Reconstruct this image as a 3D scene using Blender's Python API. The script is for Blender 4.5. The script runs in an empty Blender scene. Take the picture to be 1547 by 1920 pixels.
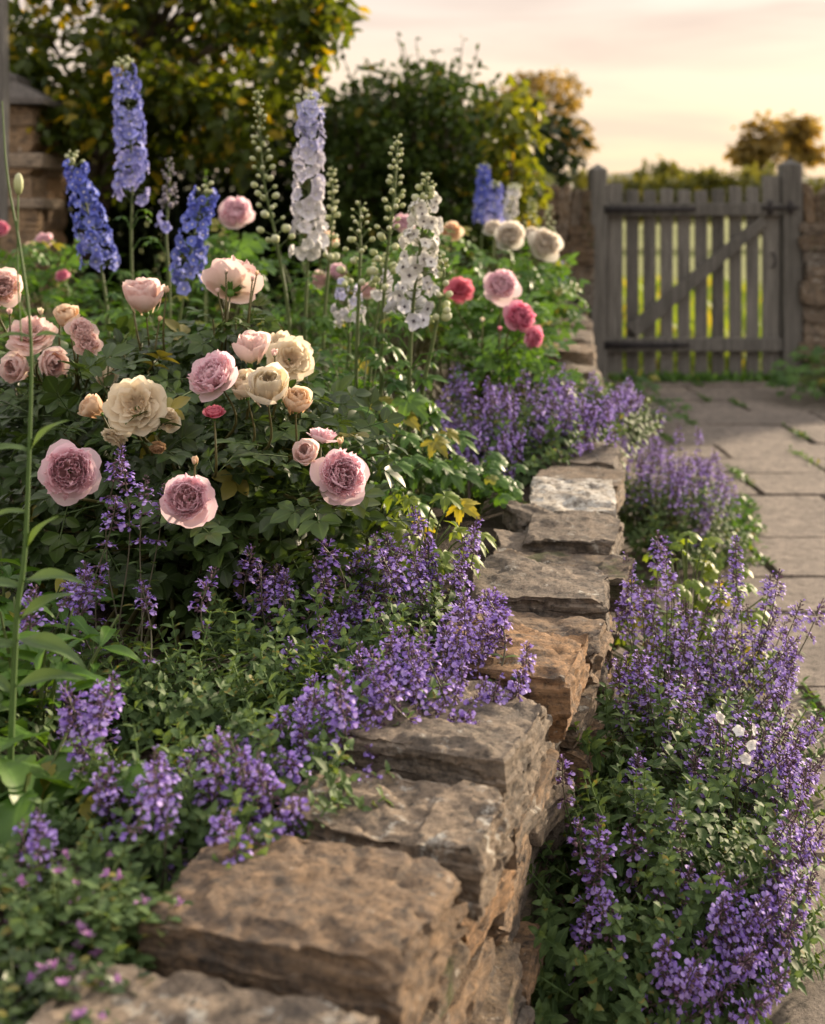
import bpy, math, random
import numpy as np
from mathutils import Vector, Matrix, noise as mnoise
R = math.radians
S = bpy.context.scene
COL = S.collection

# ------------------------------------------------------------------ camera, sky, sun, exposure
F = 2400.0           # focal length in photograph pixels (45 mm on a 36 mm tall frame)
EYE = 1.05           # lens height above the path
HOR = 400.0          # photograph row of the horizon
cam_d = bpy.data.cameras.new('camera')
cam = bpy.data.objects.new('camera', cam_d); COL.objects.link(cam)
cam.location = (0, 0, EYE); cam.rotation_euler = (R(90), 0, 0)
cam_d.lens = 45; cam_d.sensor_width = 36; cam_d.shift_y = -(960 - HOR) / 1920.0
cam_d.clip_start = 0.05; cam_d.clip_end = 6000
cam_d.dof.use_dof = True; cam_d.dof.focus_distance = 1.92; cam_d.dof.aperture_fstop = 4.2
S.camera = cam

SUN_AZ, SUN_EL = 47.0, 15.0      # degrees clockwise from the view direction, above the horizon
wd = bpy.data.worlds.new('World'); S.world = wd; wd.use_nodes = True
wn, wl = wd.node_tree.nodes, wd.node_tree.links
wn.clear()
sky = wn.new('ShaderNodeTexSky'); sky.sky_type = 'NISHITA'; sky.sun_disc = False
sky.sun_elevation = R(SUN_EL); sky.sun_rotation = R(SUN_AZ)
sky.air_density = 1.2; sky.dust_density = 4.0; sky.ozone_density = 0.6
geo = wn.new('ShaderNodeTexCoord')
sep = wn.new('ShaderNodeSeparateXYZ'); wl.new(geo.outputs['Generated'], sep.inputs[0])
# evening haze and added overhead fill: warm near the horizon, paler and pinker higher up
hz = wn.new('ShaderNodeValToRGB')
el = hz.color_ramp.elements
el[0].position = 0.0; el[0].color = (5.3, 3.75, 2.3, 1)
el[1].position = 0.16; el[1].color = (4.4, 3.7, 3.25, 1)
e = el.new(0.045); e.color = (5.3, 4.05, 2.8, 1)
e = el.new(0.60); e.color = (6.2, 5.9, 5.8, 1)  # overhead, out of view: raised above real sky brightness as added fill light
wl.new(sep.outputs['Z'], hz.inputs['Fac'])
mp = wn.new('ShaderNodeMapping'); mp.inputs['Scale'].default_value = (2.2, 2.2, 15.0)
mp.inputs['Location'].default_value = (0.3, 0.1, 0.4)
wl.new(geo.outputs['Generated'], mp.inputs[0])
cn = wn.new('ShaderNodeTexNoise'); cn.inputs['Scale'].default_value = 1.7; cn.inputs['Detail'].default_value = 5
cn.inputs['Roughness'].default_value = 0.5; cn.inputs['Distortion'].default_value = 0.4
wl.new(mp.outputs[0], cn.inputs['Vector'])
cr = wn.new('ShaderNodeValToRGB'); cr.color_ramp.elements[0].position = 0.42; cr.color_ramp.elements[1].position = 0.68
wl.new(cn.outputs['Fac'], cr.inputs['Fac'])
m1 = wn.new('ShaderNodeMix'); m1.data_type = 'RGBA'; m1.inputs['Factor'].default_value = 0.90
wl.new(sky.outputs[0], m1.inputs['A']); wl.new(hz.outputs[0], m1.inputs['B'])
cm = wn.new('ShaderNodeMath'); cm.operation = 'MULTIPLY'; cm.inputs[1].default_value = 0.65
wl.new(cr.outputs[0], cm.inputs[0])
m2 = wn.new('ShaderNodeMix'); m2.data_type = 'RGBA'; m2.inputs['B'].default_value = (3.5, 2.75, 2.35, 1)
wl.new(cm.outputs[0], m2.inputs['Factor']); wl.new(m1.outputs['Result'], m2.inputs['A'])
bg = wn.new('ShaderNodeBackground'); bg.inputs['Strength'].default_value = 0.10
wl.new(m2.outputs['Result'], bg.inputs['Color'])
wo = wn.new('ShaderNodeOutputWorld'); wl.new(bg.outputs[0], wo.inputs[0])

sd = bpy.data.lights.new('sun', 'SUN'); sd.energy = 4.3; sd.angle = R(4); sd.color = (1.0, 0.80, 0.58)
so = bpy.data.objects.new('sun', sd); COL.objects.link(so)
_a, _e = R(SUN_AZ), R(SUN_EL)
_to = Vector((math.sin(_a) * math.cos(_e), math.cos(_a) * math.cos(_e), math.sin(_e)))
so.rotation_euler = _to.to_track_quat('Z', 'Y').to_euler(); so.location = (8, 8, 6)

S.view_settings.view_transform = 'Standard'; S.view_settings.look = 'None'
S.view_settings.exposure = 1.25; S.view_settings.gamma = 1.0
S.cycles.use_denoising = True; S.cycles.max_bounces = 6; S.cycles.diffuse_bounces = 3
S.cycles.glossy_bounces = 2; S.cycles.transmission_bounces = 3; S.cycles.transparent_max_bounces = 4
S.cycles.use_adaptive_sampling = True; S.cycles.adaptive_threshold = 0.015
S.cycles.sample_clamp_indirect = 4.0

# ------------------------------------------------------------------ helpers
def P(px, py, d):
    """the point at distance d that the photograph shows at (px, py)"""
    return np.array([(px - 773.5) / F * d, d, EYE - (py - HOR) / F * d])

def nrm(v):
    v = np.asarray(v, float); n = np.linalg.norm(v, axis=-1, keepdims=True); n[n < 1e-9] = 1
    return v / n

def frames(d, up, roll=None):
    """(K,3,3) matrices whose columns are x, y = d, z near up"""
    d = nrm(d); up = np.broadcast_to(np.asarray(up, float), d.shape)
    x = np.cross(d, up); bad = np.linalg.norm(x, axis=1) < 1e-4; x[bad] = [1, 0, 0]; x = nrm(x)
    z = np.cross(x, d)
    if roll is not None:
        c, s = np.cos(roll)[:, None], np.sin(roll)[:, None]
        x, z = x * c + z * s, z * c - x * s
    return np.stack([x, d, z], axis=2)

class MB:
    """collects shapes, builds ONE mesh object; colour attribute data = (along, random, layer)"""
    def __init__(s): s.v, s.q, s.c, s.m, s.n = [], [], [], [], 0
    def add(s, v, q, c=None, mat=0):
        v = np.asarray(v, float).reshape(-1, 3); q = np.asarray(q, int).reshape(-1, 4)
        if c is None: c = np.zeros((len(v), 3))
        c = np.broadcast_to(np.asarray(c, float), (len(v), 3))
        s.v.append(v); s.q.append(q + s.n); s.c.append(c); s.n += len(v)
        s.m.append(np.broadcast_to(np.asarray(mat, int), (len(q),)))
    def scatter(s, tpl, M, loc, rnd=None, layer=None, along=None):
        tv, tq, tc, tm = tpl; K = len(loc); n = len(tv)
        v = np.einsum('kij,nj->kni', M, tv) + np.asarray(loc)[:, None, :]
        c = np.repeat(tc[None], K, 0).copy()
        if rnd is not None: c[:, :, 1] = np.asarray(rnd)[:, None]
        if layer is not None: c[:, :, 2] = np.asarray(layer)[:, None]
        if along is not None: c[:, :, 0] = np.asarray(along)[:, None]
        q = (tq[None] + (np.arange(K) * n)[:, None, None]).reshape(-1, 4)
        s.add(v.reshape(-1, 3), q, c.reshape(-1, 3), np.tile(tm, K))
    def tpl(s):
        return np.concatenate(s.v), np.concatenate(s.q), np.concatenate(s.c), np.concatenate(s.m)
    def mesh(s, name, mats, smooth=True):
        me = bpy.data.meshes.new(name)
        if s.n:
            v, q, c, m = s.tpl()
            tri = q[:, 3] == q[:, 2]
            cnt = np.where(tri, 3, 4)
            mask = np.ones_like(q, bool); mask[tri, 3] = False
            me.vertices.add(len(v)); me.vertices.foreach_set('co', v.ravel())
            me.loops.add(int(cnt.sum())); me.loops.foreach_set('vertex_index', q[mask].astype(np.int32))
            me.polygons.add(len(q)); me.polygons.foreach_set('loop_start', (np.cumsum(cnt) - cnt).astype(np.int32))
            me.polygons.foreach_set('material_index', m.astype(np.int32))
            me.polygons.foreach_set('use_smooth', np.full(len(q), smooth))
            me.update(calc_edges=True)
            a = me.color_attributes.new('data', 'FLOAT_COLOR', 'POINT')
            a.data.foreach_set('color', np.concatenate([c, np.ones((len(c), 1))], 1).astype(np.float32).ravel())
        for x in (mats if isinstance(mats, (list, tuple)) else [mats]): me.materials.append(x)
        return me
    def build(s, name, mats, parent=None, smooth=True):
        return link(name, s.mesh(name, mats, smooth), parent)

def link(name, me, parent=None):
    o = bpy.data.objects.new(name, me); COL.objects.link(o)
    if parent is not None:
        o.parent = parent
        o.matrix_parent_inverse = Matrix.Translation(-parent.location)
    return o

def tag(o, label=None, cat=None, group=None, kind=None):
    for k, v in (('label', label), ('category', cat), ('group', group), ('kind', kind)):
        if v: o[k] = v
    return o

def thing(name, label, cat, loc, group=None):
    o = bpy.data.objects.new(name, None); COL.objects.link(o); o.location = tuple(map(float, loc)); o.empty_display_size = .1
    return tag(o, label, cat, group)

def shift_mod(o, mod=None): return o

def tube(mb, pts, rad, sides=6, mat=0, rnd=0.5, cap=True):
    pts = np.asarray(pts, float); n = len(pts); rad = np.broadcast_to(np.asarray(rad, float), (n,))
    t = np.gradient(pts, axis=0); t = nrm(t)
    ref = np.array([0.31, 0.93, 0.2]) if abs(t[:, 2]).mean() > .5 else np.array([0.1, 0.1, 1.0])
    x = nrm(np.cross(t, ref)); y = np.cross(t, x)
    a = np.linspace(0, 2 * np.pi, sides, endpoint=False)
    v = pts[:, None] + (x[:, None] * np.cos(a)[None, :, None] + y[:, None] * np.sin(a)[None, :, None]) * rad[:, None, None]
    i, j = np.meshgrid(np.arange(n - 1), np.arange(sides), indexing='ij'); k = (j + 1) % sides
    q = np.stack([i * sides + j, i * sides + k, (i + 1) * sides + k, (i + 1) * sides + j], -1).reshape(-1, 4)
    c = np.zeros((n, sides, 3)); c[:, :, 0] = np.linspace(0, 1, n)[:, None]; c[:, :, 1] = rnd
    mb.add(v.reshape(-1, 3), q, c.reshape(-1, 3), mat)

def curve(pts, n=12):
    """smooth polyline through pts"""
    pts = np.asarray(pts, float)
    if len(pts) == 2: return pts[0] + (pts[1] - pts[0]) * np.linspace(0, 1, n)[:, None]
    p = np.concatenate([[2 * pts[0] - pts[1]], pts, [2 * pts[-1] - pts[-2]]]); out = []
    seg = len(pts) - 1; per = max(2, n // seg)
    for i in range(seg):
        for t in np.linspace(0, 1, per, endpoint=False):
            a, b, c, d = p[i:i + 4]
            out.append(.5 * (2 * b + (c - a) * t + (2 * a - 5 * b + 4 * c - d) * t * t + (3 * b - a - 3 * c + d) * t ** 3))
    out.append(pts[-1]); return np.array(out)

def grid_faces(nu, nv):
    i, j = np.meshgrid(np.arange(nv - 1), np.arange(nu - 1), indexing='ij')
    a = i * nu + j
    return np.stack([a, a + 1, a + nu + 1, a + nu], -1).reshape(-1, 4)

def leaf_tpl(W=.4, n=6, cols=5, fold=.25, curl=.25, serr=0., peak=.42, stalk=.0, wave=0., mat=0):
    """a unit-long leaf along +Y, face +Z; data.r runs base to tip, data.b is distance from the midrib"""
    v = np.linspace(0, 1, n + 1); u = np.linspace(-1, 1, cols)
    prof = np.where(v < peak, np.sin(v / peak * np.pi / 2) ** .8, np.cos((v - peak) / (1 - peak) * np.pi / 2) ** .9)
    prof = np.clip(prof, 0, 1); prof[0] = .08; prof[-1] = .02
    if serr: prof = prof * (1 + serr * np.where(np.arange(n + 1) % 2 == 1, 1, -1))
    U, V = np.meshgrid(u, v); w = (W / 2) * prof[:, None]
    x = U * w; y = stalk + V * (1 - stalk)
    z = fold * np.abs(x) - curl * (V ** 2) * .5 + wave * np.sin(V * 9 + U * 2) * np.abs(U) * .1
    y = y - curl * .22 * V ** 3 + (serr * .35 / n * 2) * np.abs(U) * 0
    c = np.stack([V, np.zeros_like(V) + .5, np.abs(U)], -1)
    return np.stack([x, y, z], -1).reshape(-1, 3), grid_faces(cols, n + 1), c.reshape(-1, 3), np.full((cols - 1) * n, mat)

def palm_leaf_tpl(lobes=5, depth=.55, teeth=True, cup=.15, mat=0):
    """a lobed, toothed leaf, stalk at the origin, spreading along +Y, face +Z, about one unit across"""
    pts = []
    span = R(300)
    for k in range(lobes):
        a0 = -span / 2 + span * (k + .5) / lobes; hw = span / lobes / 2
        ln = 1.0 - .32 * abs(a0) / (span / 2)
        seq = [(-1, depth), (-.62, .72), (-.5, .66), (-.3, .9), (-.2, .82), (0, 1.0), (.2, .82), (.3, .9), (.5, .66), (.62, .72)] if teeth else \
              [(-1, depth), (-.6, .86), (-.25, .98), (.25, .98), (.6, .86)]
        for f, r in seq: pts.append((a0 + f * hw * .95, r * ln))
    pts.append((span / 2, depth * .68))
    pts = np.array(pts); n = len(pts)
    rings = [.04, .35, .7, 1.0]; vs, cs = [], []
    for rr in rings:
        r = pts[:, 1] * rr; a = pts[:, 0]
        rel = np.abs((((a + span / 2) / (span / lobes)) % 1) - .5) * 2
        z = cup * r * (1 - 1.6 * rr) * .8 + .09 * rr * rel
        vs.append(np.stack([np.sin(a) * r * .55, np.cos(a) * r * .55 + .22, z - .35 * (rr * pts[:, 1]) ** 2 * .4], -1))
        cs.append(np.stack([np.full(n, rr), np.full(n, .5), rel], -1))
    return np.concatenate(vs), grid_faces(n, len(rings)), np.concatenate(cs), np.full((n - 1) * 3, mat)

def ball_tpl(seg=6, rings=4, stretch=1.0, mat=0):
    v, c = [], []
    for i in range(rings + 1):
        t = math.pi * i / rings
        for j in range(seg):
            p = 2 * math.pi * j / seg
            v.append((math.sin(t) * math.cos(p), math.sin(t) * math.sin(p), -math.cos(t) * stretch)); c.append((i / rings, .5, 0))
    q = []
    for i in range(rings):
        for j in range(seg):
            q.append((i * seg + j, i * seg + (j + 1) % seg, (i + 1) * seg + (j + 1) % seg, (i + 1) * seg + j))
    return np.array(v), np.array(q), np.array(c), np.full(len(q), mat)

def merge_tpl(*parts):
    mb = MB()
    for t, M, loc in parts: mb.scatter(t, np.asarray(M, float)[None], np.asarray(loc, float)[None])
    return mb.tpl()

def rotm(axis, ang): return np.array(Matrix.Rotation(ang, 3, axis))

# ------------------------------------------------------------------ materials
def new_mat(name):
    m = bpy.data.materials.new(name); m.use_nodes = True; n = m.node_tree.nodes; n.clear()
    return m, n, m.node_tree.links

def mixc(n, l, fac, a, b):
    x = n.new('ShaderNodeMix'); x.data_type = 'RGBA'
    for key, val in (('Factor', fac), ('A', a), ('B', b)):
        if isinstance(val, (int, float)): x.inputs[key].default_value = val
        elif isinstance(val, tuple): x.inputs[key].default_value = val + (1,)
        else: l.new(val, x.inputs[key])
    return x.outputs['Result']

def ramp(n, l, src, stops, interp='LINEAR'):
    r = n.new('ShaderNodeValToRGB'); r.color_ramp.interpolation = interp; e = r.color_ramp.elements
    while len(e) < len(stops): e.new(.5)
    for k, (p, c) in enumerate(stops):
        e[k].position = p
        e[k].color = (c if isinstance(c, tuple) else (c, c, c)) + (1,)
    l.new(src, r.inputs['Fac']); return r.outputs['Color']

def tex_noise(n, l, vec, scale, detail=4, rough=.55, dist=0.):
    t = n.new('ShaderNodeTexNoise'); t.inputs['Scale'].default_value = scale; t.inputs['Detail'].default_value = detail
    t.inputs['Roughness'].default_value = rough; t.inputs['Distortion'].default_value = dist
    if vec is not None: l.new(vec, t.inputs['Vector'])
    return t.outputs['Fac']

def data_sep(n, l):
    a = n.new('ShaderNodeAttribute'); a.attribute_name = 'data'
    s = n.new('ShaderNodeSeparateColor'); l.new(a.outputs['Color'], s.inputs[0])
    return s.outputs[0], s.outputs[1], s.outputs[2]

def leafy(name, dark, light, old=None, old_amt=.1, rough=.45, trans=.3, tcol=None, spec=.4, rib=.25, noise_scale=60):
    m, n, l = new_mat(name)
    al, rn, rb = data_sep(n, l)
    tc = n.new('ShaderNodeTexCoord')
    ns = tex_noise(n, l, tc.outputs['Object'], noise_scale, 3)
    ad = n.new('ShaderNodeMath'); ad.operation = 'MULTIPLY_ADD'; l.new(ns, ad.inputs[0]); ad.inputs[1].default_value = .5
    sb = n.new('ShaderNodeMath'); sb.operation = 'SUBTRACT'; l.new(rn, sb.inputs[0]); sb.inputs[1].default_value = .25
    l.new(sb.outputs[0], ad.inputs[2])
    col = mixc(n, l, ad.outputs[0], dark, light)
    if rib:
        rf = ramp(n, l, rb, [(0.0, rib), (.16, 0.0)])
        col = mixc(n, l, rf, col, tuple(min(1, c * 1.9 + .02) for c in light))
    if old:
        of = ramp(n, l, rn, [(1 - old_amt * 1.2, 0.), (1 - old_amt * .8, 1.)])
        col = mixc(n, l, of, col, old)
    p = n.new('ShaderNodeBsdfPrincipled'); l.new(col, p.inputs['Base Color'])
    p.inputs['Roughness'].default_value = rough; p.inputs['Specular IOR Level'].default_value = spec
    t = n.new('ShaderNodeBsdfTranslucent')
    hs = n.new('ShaderNodeMix'); hs.data_type = 'RGBA'; hs.blend_type = 'MULTIPLY'; hs.inputs['Factor'].default_value = 1
    l.new(col, hs.inputs['A']); hs.inputs['B'].default_value = (tcol or (1.9, 1.7, .7)) + (1,)
    l.new(hs.outputs['Result'], t.inputs['Color'])
    mx = n.new('ShaderNodeMixShader'); mx.inputs[0].default_value = trans
    l.new(p.outputs[0], mx.inputs[1]); l.new(t.outputs[0], mx.inputs[2])
    o = n.new('ShaderNodeOutputMaterial'); l.new(mx.outputs[0], o.inputs[0]); return m

def petal(name, stops, by='layer', jitter=.12, trans=.3, edge=None, rough=.6, base=None):
    """stops over the flower's layer (centre 0 to outside 1) or along a spike; edge lightens petal tips; base tints petal bases"""
    m, n, l = new_mat(name)
    al, rn, la = data_sep(n, l)
    src = la if by == 'layer' else al
    ad = n.new('ShaderNodeMath'); ad.operation = 'MULTIPLY_ADD'; l.new(rn, ad.inputs[0]); ad.inputs[1].default_value = jitter
    sb = n.new('ShaderNodeMath'); sb.operation = 'SUBTRACT'; l.new(src, sb.inputs[0]); sb.inputs[1].default_value = jitter / 2
    l.new(sb.outputs[0], ad.inputs[2])
    col = ramp(n, l, ad.outputs[0], stops)
    if edge:
        ef = ramp(n, l, al, [(.55, 0.), (1.0, .75)]); col = mixc(n, l, ef, col, edge)
    if base:
        bf = ramp(n, l, al, [(.0, .9), (.5, 0.)]); col = mixc(n, l, bf, col, base)
    tc = n.new('ShaderNodeTexCoord')
    ns = tex_noise(n, l, tc.outputs['Object'], 90, 3)
    vr = ramp(n, l, ns, [(.3, .88), (.7, 1.05)])
    mu = n.new('ShaderNodeMix'); mu.data_type = 'RGBA'; mu.blend_type = 'MULTIPLY'; mu.inputs['Factor'].default_value = 1
    l.new(col, mu.inputs['A']); l.new(vr, mu.inputs['B']); col = mu.outputs['Result']
    p = n.new('ShaderNodeBsdfPrincipled'); l.new(col, p.inputs['Base Color'])
    p.inputs['Roughness'].default_value = rough; p.inputs['Specular IOR Level'].default_value = .2
    t = n.new('ShaderNodeBsdfTranslucent'); l.new(col, t.inputs['Color'])
    mx = n.new('ShaderNodeMixShader'); mx.inputs[0].default_value = trans
    l.new(p.outputs[0], mx.inputs[1]); l.new(t.outputs[0], mx.inputs[2])
    o = n.new('ShaderNodeOutputMaterial'); l.new(mx.outputs[0], o.inputs[0]); return m

def stone_mat(name, c1, c2, c3, lichen=.35, lich_col=(.46, .45, .40), strata=1.0, moss=.0, bump=.6):
    m, n, l = new_mat(name)
    tc = n.new('ShaderNodeTexCoord'); oi = n.new('ShaderNodeObjectInfo')
    of = n.new('ShaderNodeVectorMath'); of.operation = 'SCALE'; of.inputs[0].default_value = (37, 21, 53); l.new(oi.outputs['Random'], of.inputs['Scale'])
    ad = n.new('ShaderNodeVectorMath'); ad.operation = 'ADD'; l.new(tc.outputs['Object'], ad.inputs[0]); l.new(of.outputs[0], ad.inputs[1])
    vec = ad.outputs[0]
    st = n.new('ShaderNodeMapping'); st.inputs['Scale'].default_value = (1, 1, 4 * strata); l.new(vec, st.inputs[0])
    big = tex_noise(n, l, vec, 11, 6, .68, .15)
    mid = tex_noise(n, l, st.outputs[0], 30, 7, .72, .1)
    fine = tex_noise(n, l, vec, 150, 5, .7)
    col = mixc(n, l, ramp(n, l, big, [(.35, 0.), (.65, 1.)]), c1, c2)
    col = mixc(n, l, ramp(n, l, mid, [(.40, 0.), (.62, 1.)]), col, c3)
    rv = n.new('ShaderNodeMix'); rv.data_type = 'RGBA'; rv.blend_type = 'MULTIPLY'; rv.inputs['Factor'].default_value = 1
    l.new(col, rv.inputs['A']); l.new(ramp(n, l, oi.outputs['Random'], [(0., (.80, .80, .81)), (.5, (.97, .94, .89)), (1., (1.16, 1.01, .84))]), rv.inputs['B'])
    col = rv.outputs['Result']
    col = mixc(n, l, ramp(n, l, fine, [(.32, .75), (.52, 0.)]), col, (.035, .03, .028))
    dk = tex_noise(n, l, vec, 24, 6, .72)
    col = mixc(n, l, ramp(n, l, dk, [(.36, .8), (.50, 0.)]), col, (.055, .048, .042))
    pit = tex_noise(n, l, vec, 60, 4, .6)
    col = mixc(n, l, ramp(n, l, pit, [(.30, .85), (.40, 0.)]), col, (.03, .027, .025))
    if lichen:
        lf = tex_noise(n, l, vec, 26, 8, .78, .1)
        k = .62 - lichen * .22
        lm = ramp(n, l, lf, [(k, 0.), (k + .07, .8)])
        col = mixc(n, l, lm, col, lich_col)
    if strata < .5:
        sn = tex_noise(n, l, vec, 3.2, 6, .7, .4)
        col = mixc(n, l, ramp(n, l, sn, [(.38, .62), (.56, 0.)]), col, (.105, .092, .078))
    if moss:
        mf = tex_noise(n, l, vec, 14, 4, .6)
        col = mixc(n, l, ramp(n, l, mf, [(.62 - moss * .2, 0.), (.72 - moss * .2, .8)]), col, (.05, .06, .02))
    p = n.new('ShaderNodeBsdfPrincipled'); l.new(col, p.inputs['Base Color']); p.inputs['Roughness'].default_value = .85
    p.inputs['Specular IOR Level'].default_value = .25
    b1 = n.new('ShaderNodeBump'); b1.inputs['Strength'].default_value = bump; b1.inputs['Distance'].default_value = .014
    l.new(mid, b1.inputs['Height'])
    b2 = n.new('ShaderNodeBump'); b2.inputs['Strength'].default_value = bump * .8; b2.inputs['Distance'].default_value = .004
    l.new(fine, b2.inputs['Height']); l.new(b1.outputs[0], b2.inputs['Normal'])
    l.new(b2.outputs[0], p.inputs['Normal'])
    o = n.new('ShaderNodeOutputMaterial'); l.new(p.outputs[0], o.inputs[0]); return m

def plain(name, c1, c2, scale=20, rough=.8, bump=.3, stretch=(1, 1, 1), dist=.01, metallic=0., spec=.3):
    m, n, l = new_mat(name)
    tc = n.new('ShaderNodeTexCoord'); mpn = n.new('ShaderNodeMapping'); mpn.inputs['Scale'].default_value = stretch
    l.new(tc.outputs['Object'], mpn.inputs[0])
    f = tex_noise(n, l, mpn.outputs[0], scale, 6, .6, .3); g = tex_noise(n, l, mpn.outputs[0], scale * 6, 4, .6)
    col = mixc(n, l, ramp(n, l, f, [(.32, 0.), (.68, 1.)]), c1, c2)
    col = mixc(n, l, ramp(n, l, g, [(.3, .5), (.55, 0.)]), col, tuple(c * .5 for c in c1))
    oi = n.new('ShaderNodeObjectInfo'); vm = n.new('ShaderNodeMix'); vm.data_type = 'RGBA'; vm.blend_type = 'MULTIPLY'; vm.inputs['Factor'].default_value = 1
    l.new(col, vm.inputs['A']); l.new(ramp(n, l, oi.outputs['Random'], [(0., .72), (1., 1.22)]), vm.inputs['B']); col = vm.outputs['Result']
    p = n.new('ShaderNodeBsdfPrincipled'); l.new(col, p.inputs['Base Color']); p.inputs['Roughness'].default_value = rough
    p.inputs['Metallic'].default_value = metallic; p.inputs['Specular IOR Level'].default_value = spec
    b = n.new('ShaderNodeBump'); b.inputs['Strength'].default_value = bump; b.inputs['Distance'].default_value = dist
    l.new(g, b.inputs['Height']); l.new(b.outputs[0], p.inputs['Normal'])
    o = n.new('ShaderNodeOutputMaterial'); l.new(p.outputs[0], o.inputs[0]); return m

M = {}
M['sandstone'] = stone_mat('sandstone', (.195, .165, .135), (.125, .112, .098), (.255, .208, .16), .16)
M['brownstone'] = stone_mat('brown_sandstone', (.23, .165, .108), (.14, .112, .09), (.30, .205, .125), .06)
M['greystone'] = stone_mat('grey_lichened_stone', (.18, .16, .14), (.12, .108, .095), (.25, .22, .185), .32)
M['palestone'] = stone_mat('pale_weathered_stone', (.40, .38, .34), (.28, .26, .24), (.46, .43, .38), .6, (.55, .54, .50))
M['darkstone'] = stone_mat('dark_damp_stone', (.15, .115, .085), (.095, .08, .07), (.22, .165, .11), .15, moss=.4)
M['farstone'] = stone_mat('boundary_stone', (.24, .19, .14), (.15, .125, .10), (.30, .235, .165), .25)
M['paving'] = stone_mat('paving_sandstone', (.255, .222, .195), (.20, .175, .155), (.295, .258, .225), .0, strata=.25, bump=.35)
M['soil'] = plain('garden_soil', (.032, .023, .016), (.06, .043, .03), 25, .95, .8, dist=.02)
M['field'] = plain('meadow_grass', (.10, .13, .025), (.18, .19, .045), 1.5, .9, .5, dist=.05)
M['hill'] = plain('distant_woodland', (.05, .06, .02), (.09, .09, .03), .08, .95, .2)
M['wood'] = plain('weathered_oak', (.105, .102, .092), (.245, .236, .215), 9, .85, .8, (6, 6, .35), .006)
M['iron'] = plain('black_iron', (.018, .018, .02), (.035, .03, .03), 30, .5, .3)
M['bark'] = plain('bark', (.07, .055, .04), (.12, .095, .07), 14, .9, .8, (1, 1, .3), .02)
M['slate'] = plain('stone_slates', (.085, .08, .075), (.13, .12, .11), 9, .8, .5)
M['ashlar'] = stone_mat('ashlar', (.33, .235, .145), (.27, .19, .12), (.38, .28, .18), .1, bump=.4)
M['ledge'] = stone_mat('pale_ledge_stone', (.42, .34, .25), (.36, .29, .21), (.46, .38, .29), .1, bump=.3)
M['roseleaf'] = leafy('rose_leaf', (.022, .042, .011), (.058, .105, .024), (.16, .15, .03), .03, .42, .2, spec=.42)
M['nepleaf'] = leafy('catmint_leaf', (.055, .10, .036), (.13, .205, .075), (.22, .20, .06), .04, .62, .3, spec=.25)
M['delleaf'] = leafy('delphinium_leaf', (.030, .088, .014), (.09, .185, .028), (.22, .21, .03), .05, .45, .35)
M['limeleaf'] = leafy('lime_leaf', (.10, .17, .02), (.20, .27, .035), (.34, .30, .03), .15, .5, .4)
M['freshleaf'] = leafy('fresh_leaf', (.040, .108, .014), (.10, .21, .030), (.22, .22, .05), .05, .45, .35)
M['tallleaf'] = leafy('soft_leaf', (.05, .095, .03), (.095, .16, .05), None, 0, .5, .3)
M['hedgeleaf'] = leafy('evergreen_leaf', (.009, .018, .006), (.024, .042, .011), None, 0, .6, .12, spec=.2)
M['climbleaf'] = leafy('climber_leaf', (.026, .052, .012), (.068, .115, .022), (.16, .14, .02), .04, .55, .22, spec=.25)
M['treeleaf'] = leafy('tree_leaf', (.030, .058, .010), (.085, .125, .016), (.30, .25, .020), .10, .45, .5, (2.2, 1.75, .4))
M['goldleaf'] = leafy('gold_leaf', (.09, .13, .014), (.17, .20, .022), (.30, .24, .02), .06, .5, .5, (1.7, 1.4, .5))
M['farleaf'] = leafy('far_tree_leaf', (.17, .135, .05), (.27, .21, .075), (.30, .22, .06), .12, .6, .55, (1.6, 1.3, .55), rib=0)  # leaf colours lightened to stand in for haze over the distant trees
M['farhedge'] = leafy('far_hedge_leaf', (.07, .085, .022), (.14, .15, .035), None, 0, .6, .4, (1.8, 1.5, .5), rib=0)
M['stem'] = leafy('green_stem', (.07, .11, .03), (.12, .16, .05), None, 0, .5, .1, rib=0)
M['redstem'] = leafy('reddish_stem', (.075, .06, .022), (.10, .105, .03), None, 0, .5, .05, rib=0)
M['nepstem'] = leafy('mauve_stem', (.075, .06, .05), (.11, .11, .06), None, 0, .6, .05, rib=0)
M['calyx'] = petal('catmint_calyx', [(0, (.11, .07, .09)), (.5, (.18, .10, .16)), (1, (.26, .20, .17))], 'layer', .9, .15)
M['violet'] = petal('catmint_corolla', [(0, (.22, .12, .52)), (.5, (.33, .21, .66)), (1, (.50, .38, .80))], 'layer', .95, .3)
M['bud'] = petal('delphinium_bud', [(0, (.34, .40, .16)), (.6, (.56, .60, .34)), (1, (.68, .70, .52))], 'along', .3, .2)
M['seedbud'] = petal('mauve_bud', [(0, (.20, .20, .16)), (1, (.34, .30, .36))], 'along', .3, .2)
M['white_eye'] = petal('white_eye', [(0, (.75, .74, .70)), (1, (.85, .84, .8))], 'layer', .2, .2)
M['dark_eye'] = petal('dark_eye', [(0, (.10, .08, .10)), (1, (.20, .16, .16))], 'layer', .3, .2)
M['delblue'] = petal('mid_blue_sepal', [(0, (.46, .44, .76)), (.4, (.33, .36, .76)), (1, (.26, .28, .70))], 'layer', .5, .3)
M['deldeep'] = petal('deep_blue_sepal', [(0, (.30, .33, .74)), (.5, (.17, .22, .68)), (1, (.14, .17, .60))], 'layer', .5, .3)
M['dellav'] = petal('white_to_lavender_sepal', [(0, (.80, .79, .78)), (.45, (.74, .72, .80)), (.7, (.56, .56, .80)), (1, (.50, .52, .78))], 'layer', .3, .3)
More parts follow.
